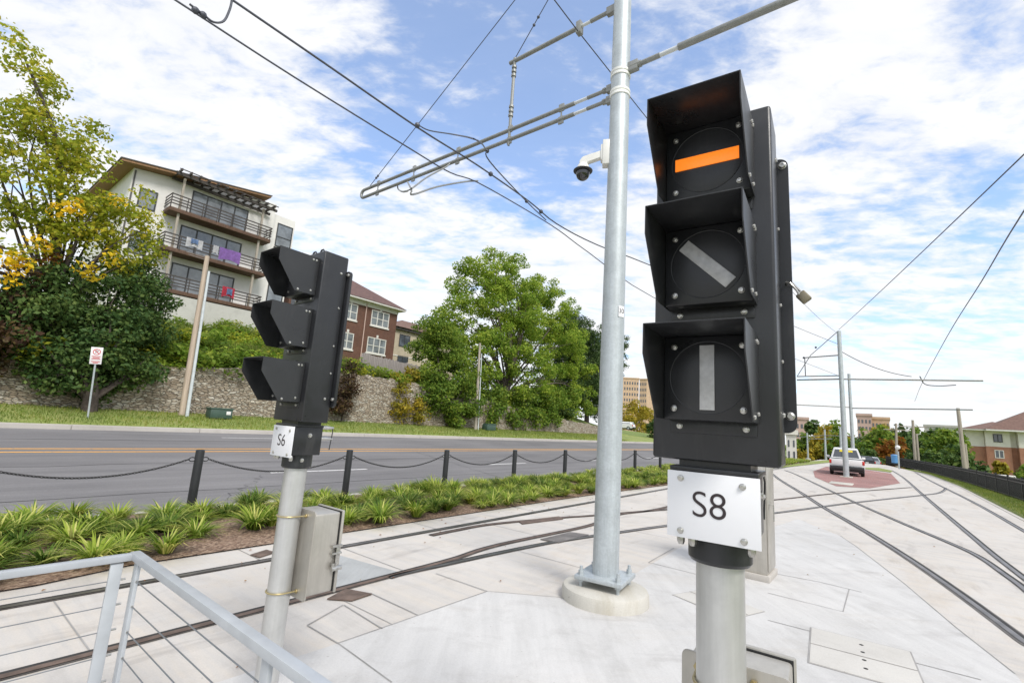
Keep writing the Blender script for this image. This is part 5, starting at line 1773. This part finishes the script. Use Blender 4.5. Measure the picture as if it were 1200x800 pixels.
# black fence at right
t = thing('black_fence', 'long black steel picket fence along the grass strip at the right', 'fence', W(4, -4.75, .05), RZ)
def fy(x):
    return lerp_tab(x + 4, [(10, 0), (30, .2), (43, .75), (55, 1.6), (63, 2.4), (72, 3.6), (80, 5)])
mb = MB()
for zz in (.12, .80, .94):
    for k in range(19):
        a_, b_ = k * 4.0, k * 4.0 + 4.0
        mb.prism([(a_, fy(a_) - .02, zz - .025), (a_, fy(a_) + .02, zz - .025), (a_, fy(a_) + .02, zz + .025), (a_, fy(a_) - .02, zz + .025)], Vector((b_ - a_, fy(b_) - fy(a_), 0)))
mb.build('rail', M['blackfence'], t)
mb = MB(); x = 0
while x < 76:
    mb.box(x, x + .022, fy(x) - .011, fy(x) + .011, .03, .97); x += .105
pk = mb.build('pickets', M['blackfence'], t)
x = 0
while x < 76.1:
    mb = MB(); mb.box(x - .035, x + .035, fy(x) - .035, fy(x) + .035, 0, 1.04); mb.build('post', M['blackfence'], t); x += 2.4

# distant tree belt
def far_tree(px, py, rpx, dist, mat, label, zb, seed, sq=1.1, n=130):
    p = at_depth(px, py, dist); dep = (p - CAM).dot(fw)
    R0 = rpx * dep / F
    base = Vector((p.x, p.y, zb))
    bl_ = [(p, R0, sq), (p + Vector((R0 * .5, 0, -R0 * .4)), R0 * .75, 1), (p - Vector((R0 * .5, 0, R0 * .5)), R0 * .75, 1), (Vector((p.x, p.y, (p.z - R0 + zb) / 2 + R0 * .2)), R0 * .8, 1)]
    return make_tree('background_tree', label, 'tree', base, bl_, mat, n, R0 * .22, R0 * .42, max(.3, dist * .0062), 6.0 / (dist * .0062) ** 2, R0 * .08, 'trees in the distance', seed, .45, nbr=10)
G_ = M
for i, (px, py, r, dist, mt, lb, zb_) in enumerate([
    (940, 520, 12, 120, 'leaf_mid', 'olive green background tree beside the pale two storey building', -3),
    (953, 500, 8, 170, 'leaf_dark', 'small dark green round tree below the reddish far building', -5),
    (968, 516, 17, 115, 'leaf_gold', 'golden brown background tree left of the white vehicle', -3),
    (958, 530, 10, 105, 'leaf_gold', 'low golden shrub tree at the back of the far grass', -2.5),
    (985, 522, 15, 105, 'leaf_mid', 'olive background tree directly above the white vehicle', -3),
    (1005, 528, 12, 110, 'leaf_dark', 'dark background tree just right of the line poles', -3),
    (1028, 515, 17, 100, 'leaf_mid', 'tall olive tree in front of the pinkish apartment block', -3),
    (1046, 528, 15, 92, 'leaf_orange', 'rusty orange tree behind the thin dark pole', -3),
    (1062, 522, 13, 105, 'leaf_dark', 'dark green tree right of the rusty tree', -3),
    (1085, 527, 16, 88, 'leaf_dark', 'broad dark green tree behind the grey wooden poles', -3),
    (1108, 522, 19, 80, 'leaf_mid', 'bright bushy green tree left of the leaning wooden pole', -3),
    (1122, 536, 14, 74, 'leaf_dark', 'dark green bush at the foot of the leaning wooden pole', -3),
    (1095, 540, 12, 72, 'leaf_dark', 'low dark bush behind the middle of the black fence', -3),
    (1147, 549, 9, 95, 'leaf_dark', 'small dark bush in front of the brick apartment building', -3),
    (1207, 557, 12, 75, 'leaf_mid', 'green bush at the right edge above the black fence', -3),
    (1172, 548, 7, 110, 'leaf_gold', 'yellowish hedge below the apartment building windows', -3),
    (1020, 536, 10, 88, 'leaf_dark', 'dark low tree behind the parked cars', -2.5),
    (1070, 540, 9, 85, 'leaf_dark', 'dark low bush left of the grey wooden poles', -2.5),
    (768, 498, 9, 75, 'leaf_dark', 'dark green shrub beside the golden tree behind the S8 signal', 0),
    (976, 508, 14, 140, 'leaf_mid', 'taller olive background tree behind the pale line poles', -4),
    (995, 522, 12, 135, 'leaf_gold', 'brownish background tree between the two tall line poles', -3),
    (1015, 520, 12, 125, 'leaf_dark', 'dark background tree in front of the pinkish block base', -3),
    (1036, 508, 10, 130, 'leaf_gold', 'brown topped background tree right of the pinkish block', -4),
    (1055, 510, 11, 125, 'leaf_dark', 'dark background tree topping the rusty tree', -4),
    (1076, 512, 12, 130, 'leaf_mid', 'green background tree seen between the grey wooden poles', -4),
    (1098, 510, 10, 130, 'leaf_dark', 'dark background tree below the low grey block', -4),
    (1118, 515, 12, 110, 'leaf_mid', 'yellow green background tree just left of the leaning pole', -4),
    (940, 535, 9, 100, 'leaf_gold', 'low golden bush behind the far grass patch', -2.5),
    (900, 520, 16, 130, 'leaf_mid', 'green background tree hidden mostly behind the S8 head', -3),
]):
    far_tree(px, py, r, dist, M[mt], lb, zb_, 200 + i)

# far small things
sheet('brick_pavers', [onz(*p) for p in ((953, 552), (968, 546.5), (1013, 550), (1044, 554.5), (1055, 566), (1019, 572), (980, 569.5), (955, 559))], M['paver'], .009)
def gsheet(px, z=.03):
    sheet('grass_patch', [onz(*p) for p in px], M['grass'], z)
gsheet([(1014, 548), (1030, 548.2), (1046, 551.5), (1044, 553.5), (1014, 549.6)])
gsheet([(905, 547), (930, 541.5), (972, 539.0), (975, 541.5), (930, 546.5), (905, 549)])
c = onz(986, 566.5); 
mb = MB(); mb.box(-.9, .9, -.5, .5, 0, .015, .003); tag(mb.build('paving_slab', M['footing'], loc=(c.x, c.y, .012), rz=RZ), 'pale concrete slab set in the brick pavers before the line pole', 'slab')

# ------------------------------------------------------------------ vehicles
def vehicle(loc, rz, label, paint, w=1.86, L=4.6, H=1.80, name='parked_car', marks=False, pick=False):
    t = thing(name, label, 'car', loc, rz)
    hw = w / 2
    # body: side outline in (y, z), rear at y=0, front at y=L
    low = [(.0, .42), (.02, .95), (.06, 1.06), (L * .70, 1.08), (L * .98, .92), (L, .60), (L - .04, .36), (L * .1, .34)]
    mb = MB()
    mb.prism([(-hw, y, z) for y, z in low], Vector((w, 0, 0)), .06)
    mb.build('body', paint, t)
    gh = [(.08, 1.05), (.30, H - .04), (.46, H), (L * .58, H), (L * .72, 1.06)]
    y0_ = 0.0
    if pick:
        y0_ = 1.62
        gh = [(1.70, 1.05), (1.86, H - .04), (1.98, H), (L * .64, H), (L * .76, 1.06)]
        mb = MB(); mb.box(-hw + .10, hw - .10, .12, 1.62, 1.055, 1.085, .01); mb.build('bed_cover', M['plastic'], t)
        mb = MB(); mb.box(-hw + .12, hw - .12, -.015, .03, .66, 1.04, .012); mb.box(-.14, .14, -.03, -.014, .92, .98, .004); mb.build('tailgate', paint, t)
    mb = MB()
    bm = mb.bm
    va = [bm.verts.new((-hw + .05 if z < 1.2 else -hw + .27, y, z)) for y, z in gh]
    vb = [bm.verts.new((hw - .05 if z < 1.2 else hw - .27, y, z)) for y, z in gh]
    bm.faces.new(va); bm.faces.new(vb[::-1])
    for i in range(len(gh)):
        j = (i + 1) % len(gh)
        bm.faces.new((va[j], va[i], vb[i], vb[j]))
    bmesh.ops.recalc_face_normals(bm, faces=bm.faces)
    bmesh.ops.bevel(bm, geom=bm.edges[:], offset=.04, segments=2, affect='EDGES')
    mb.build('cabin', paint, t)
    # rear window following the slope
    def rp(u, k):
        y = y0_ + .08 + (.30 - .08 - .06 * (y0_ > 0)) * k; z = 1.05 + (H - .04 - 1.05) * k
        wd_ = (hw - .05) * (1 - k) + (hw - .27) * k
        return Vector((u * wd_ * .86, y - .012, z + .004))
    mb = MB(); mb.prism([rp(-1, .14), rp(1, .14), rp(1, .86), rp(-1, .86)], Vector((0, .012, 0)), .004); rw = mb.build('rear_window', M['glass'], t)
    if marks:
        for u0, u1 in ((-.55, -.12), (.08, .62)):
            mb = MB(); mb.prism([rp(u0, .66) - Vector((0, .006, 0)), rp(u1, .66) - Vector((0, .006, 0)), rp(u1, .84) - Vector((0, .006, 0)), rp(u0, .84) - Vector((0, .006, 0))], Vector((0, .004, 0))); mb.build('yellow_marking', M['markyellow'], rw)
    for sx in (-1, 1):
        mb = MB()
        mb.prism([(sx * (hw - .085), y0_ * .8 + .55, 1.16), (sx * (hw - .235), y0_ * .8 + .62, H - .12), (sx * (hw - .235), L * .56, H - .12), (sx * (hw - .085), L * .66, 1.16)], Vector((sx * -.02, 0, 0)))
        mb.build('side_window', M['glass'], t)
        mb = MB(); mb.box(sx * hw - .11 * (sx > 0) - .012 * (sx < 0), sx * hw + .11 * (sx < 0) + .012 * (sx > 0), -.015, .16, .76, 1.0, .01); mb.build('tail_light', M['taillight'], t)
        mb = MB(); mb.box(sx * (hw + .1) - .1, sx * (hw + .1) + .1, L * .66, L * .66 + .08, 1.05, 1.22, .02); mb.build('mirror', paint, t)
        for y in (.85, L - .95):
            mb = MB(); mb.lathe([(.2, -.11), (.34, -.10), (.36, -.07), (.36, .07), (.34, .10), (.2, .11)], 24, Matrix.Translation((sx * (hw - .1), y, .36)) @ Matrix.Rotation(PI / 2, 4, 'Y'))
            wh = mb.build('wheel', M['tyre'], t)
            mb = MB(); mb.lathe([(.2, -.112), (.05, -.13), (.05, .13), (.2, .112)], 18, Matrix.Translation((sx * (hw - .1), y, .36)) @ Matrix.Rotation(PI / 2, 4, 'Y')); mb.build('rim', M['galv'], wh)
    mb = MB(); mb.box(-hw + .02, hw - .02, -.12, .06, .40, .62, .03); mb.box(-hw + .1, hw - .1, .0, L - .1, .26, .4, .02); mb.build('bumper', M['plastic'], t)
    mb = MB(); mb.box(-.16, .16, -.022, -.008, .74, .88, .004); mb.build('number_plate', M['plate'], t)
    return t
c = onz(993, 557.5)
vehicle((c.x, c.y, 0.009), -AZ + R_(4), 'white pickup truck seen from behind with yellow marks on its rear window', M['carwhite'], 1.9, 5.2, 1.80, marks=True, pick=True, name='pickup_truck')
for px, py, dist, m_, lb in ((1016, 541, 78, 'cardark', 'dark parked car far behind right of the white vehicle'), (1023, 541.5, 82, 'carsilver', 'silver parked car beside the dark one in the distance')):
    c = at_depth(px, py, dist); 
    vehicle((c.x, c.y, c.z - .9), -AZ + R_(10), lb, M[m_], 1.8, 4.4, 1.6)
for px, py, dist, m_, lb in ((743, 510, 92, 'carwhite', 'white car on the street below the golden tree'),):
    c = at_depth(px, py, dist)
    vehicle((c.x, c.y, terr(c.dot(S), c.dot(LA)) + .3), R_(60), lb, M[m_], 1.8, 4.4, 1.5)
c = at_depth(1048.5, 541, 66)
t = thing('waste_bin', 'bright blue bin at the foot of the thin dark pole', 'bin', (c.x, c.y, c.z - .1), 0)
mb = MB(); mb.lathe([(.26, 0), (.30, .72), (.31, .76)], 16); mb.build('body', M['bluebin'], t)
mb = MB(); mb.lathe([(.32, .76), (.29, .84), (.1, .88)], 16); mb.build('lid', M['bluebin'], t)
c = at_depth(1052, 524, 64)
t = thing('globe_lamp', 'white round lamp head on a slim post beside the thin dark pole', 'lamp', (c.x, c.y, -2), 0)
mb = MB(); mb.tube([(0, 0, 0), (0, 0, c.z + 2 - .4)], .07, 8); mb.build('post', M['galv'], t)
mb = MB(); mb.sphere((0, 0, c.z + 2), .22, 14); mb.build('lamp_head', M['signwhite'], t)
# parking lot roof below the fence at right
c = at_depth(1171, 557, 95)
mb = MB(); mb.box(-3.2, 3.2, -1.2, 1.2, -.15, .12, .03); mb.box(-.1, .1, -.1, .1, -3, -.15)
tag(mb.build('canopy', M['trimwhite'], loc=c, rz=ang), 'low white canopy roof between the black fence and the apartment building', 'canopy')

# ------------------------------------------------------------------ sky, sun
SUN_AZ, SUN_EL = R_(152), R_(48)
w = bpy.data.worlds.new('World'); sc.world = w; w.use_nodes = True
nt = w.node_tree
for n in list(nt.nodes):
    nt.nodes.remove(n)
out = N(nt, 'ShaderNodeOutputWorld')
sky = N(nt, 'ShaderNodeTexSky', sky_type='NISHITA'); sky.sun_disc = False
sky.sun_elevation = SUN_EL; sky.sun_rotation = SUN_AZ; sky.air_density = 1.0; sky.dust_density = .6; sky.ozone_density = 1.2
bg1 = N(nt, 'ShaderNodeBackground'); bg1.inputs[1].default_value = .13
nt.links.new(mix(nt, sky.outputs[0], (.80, .93, 1.06), 1.0, 'MULTIPLY'), bg1.inputs[0])
tc = N(nt, 'ShaderNodeTexCoord')
nrm = N(nt, 'ShaderNodeVectorMath', operation='NORMALIZE'); nt.links.new(tc.outputs['Generated'], nrm.inputs[0])
sep = N(nt, 'ShaderNodeSeparateXYZ'); nt.links.new(nrm.outputs[0], sep.inputs[0])
def math_(op, a, b=None, c=None):
    n = N(nt, 'ShaderNodeMath', operation=op)
    for i, v in enumerate((a, b, c)):
        if v is None:
            continue
        if hasattr(v, 'is_output'):
            nt.links.new(v, n.inputs[i])
        else:
            n.inputs[i].default_value = v
    return n.outputs[0]
zc = math_('ADD', math_('MAXIMUM', sep.outputs[2], 0.0), .12)
u = math_('DIVIDE', sep.outputs[0], zc); v = math_('DIVIDE', sep.outputs[1], zc)
cmb = N(nt, 'ShaderNodeCombineXYZ'); nt.links.new(u, cmb.inputs[0]); nt.links.new(v, cmb.inputs[1])
def cn(scale, detail, rough, dist, st, rot):
    return noise(nt, scale, detail, rough, dist, cmb.outputs[0], (st, (0, 0, rot)))
c1n = cn(.9, 8, .55, .35, (1.0, 1.5, 1), R_(25)); c2n = cn(3.4, 8, .6, .4, (1.0, 1.7, 1), R_(35)); c3n = cn(10, 5, .6, .3, (1.0, 1.6, 1), R_(50))
def blob(px, py, lo, hi):
    d = ray(px, py).normalized()
    dt = N(nt, 'ShaderNodeVectorMath', operation='DOT_PRODUCT'); nt.links.new(nrm.outputs[0], dt.inputs[0]); dt.inputs[1].default_value = d
    mr = N(nt, 'ShaderNodeMapRange', interpolation_type='SMOOTHSTEP'); nt.links.new(dt.outputs['Value'], mr.inputs[0])
    mr.inputs[1].default_value = math.cos(R_(hi)); mr.inputs[2].default_value = math.cos(R_(lo))
    return mr.outputs[0]
def cent(n, k):
    return math_('MULTIPLY', math_('SUBTRACT', n.outputs[0], .5), k)
dens = math_('ADD', math_('ADD', cent(c1n, .95), cent(c2n, 1.15)), cent(c3n, .75))
dens = math_('ADD', dens, .64)
for (px, py, lo, hi, k) in ((590, 60, 2, 22, .26), (640, 180, 1, 13, .12), (480, 60, 1, 12, .08), (1060, 310, 1, 12, .11), (1170, 290, 1, 9, .07), (800, 100, 1, 9, .10), (720, -80, 4, 24, .10)):
    dens = math_('SUBTRACT', dens, math_('MULTIPLY', blob(px, py, lo, hi), k))
# the overcast thickens towards the horizon
hz = N(nt, 'ShaderNodeMapRange'); nt.links.new(sep.outputs[2], hz.inputs[0]); hz.inputs[1].default_value = .35; hz.inputs[2].default_value = 0.0; hz.inputs[4].default_value = .12
dens = math_('ADD', dens, hz.outputs[0])
mr = N(nt, 'ShaderNodeMapRange', interpolation_type='SMOOTHSTEP'); nt.links.new(dens, mr.inputs[0]); mr.inputs[1].default_value = .25; mr.inputs[2].default_value = .72; mr.inputs[3].default_value = .17; mr.inputs[4].default_value = .97
bg2 = N(nt, 'ShaderNodeBackground'); bg2.inputs[1].default_value = 1.0
ccol = ramp(nt, c2n.outputs[0], [(.3, (.42, .43, .45)), (.6, (.485, .486, .49))]).outputs[0]
nt.links.new(ccol, bg2.inputs[0])
mx = N(nt, 'ShaderNodeMixShader'); nt.links.new(mr.outputs[0], mx.inputs[0]); nt.links.new(bg1.outputs[0], mx.inputs[1]); nt.links.new(bg2.outputs[0], mx.inputs[2])
nt.links.new(mx.outputs[0], out.inputs[0])
sl_ = bpy.data.lights.new('sun', 'SUN'); sl_.energy = 1.45; sl_.angle = R_(20); sl_.color = (1.0, .96, .9)
so = bpy.data.objects.new('sun', sl_); COL.objects.link(so)
dv = Vector((math.sin(SUN_AZ) * math.cos(SUN_EL), math.cos(SUN_AZ) * math.cos(SUN_EL), math.sin(SUN_EL)))
so.rotation_euler = dv.to_track_quat('Z', 'Y').to_euler()
sc.view_settings.view_transform = 'Standard'
sc.view_settings.look = 'None'
sc.view_settings.exposure = 1.12
sc.view_settings.gamma = 1.0
sc.view_settings.use_curve_mapping = False
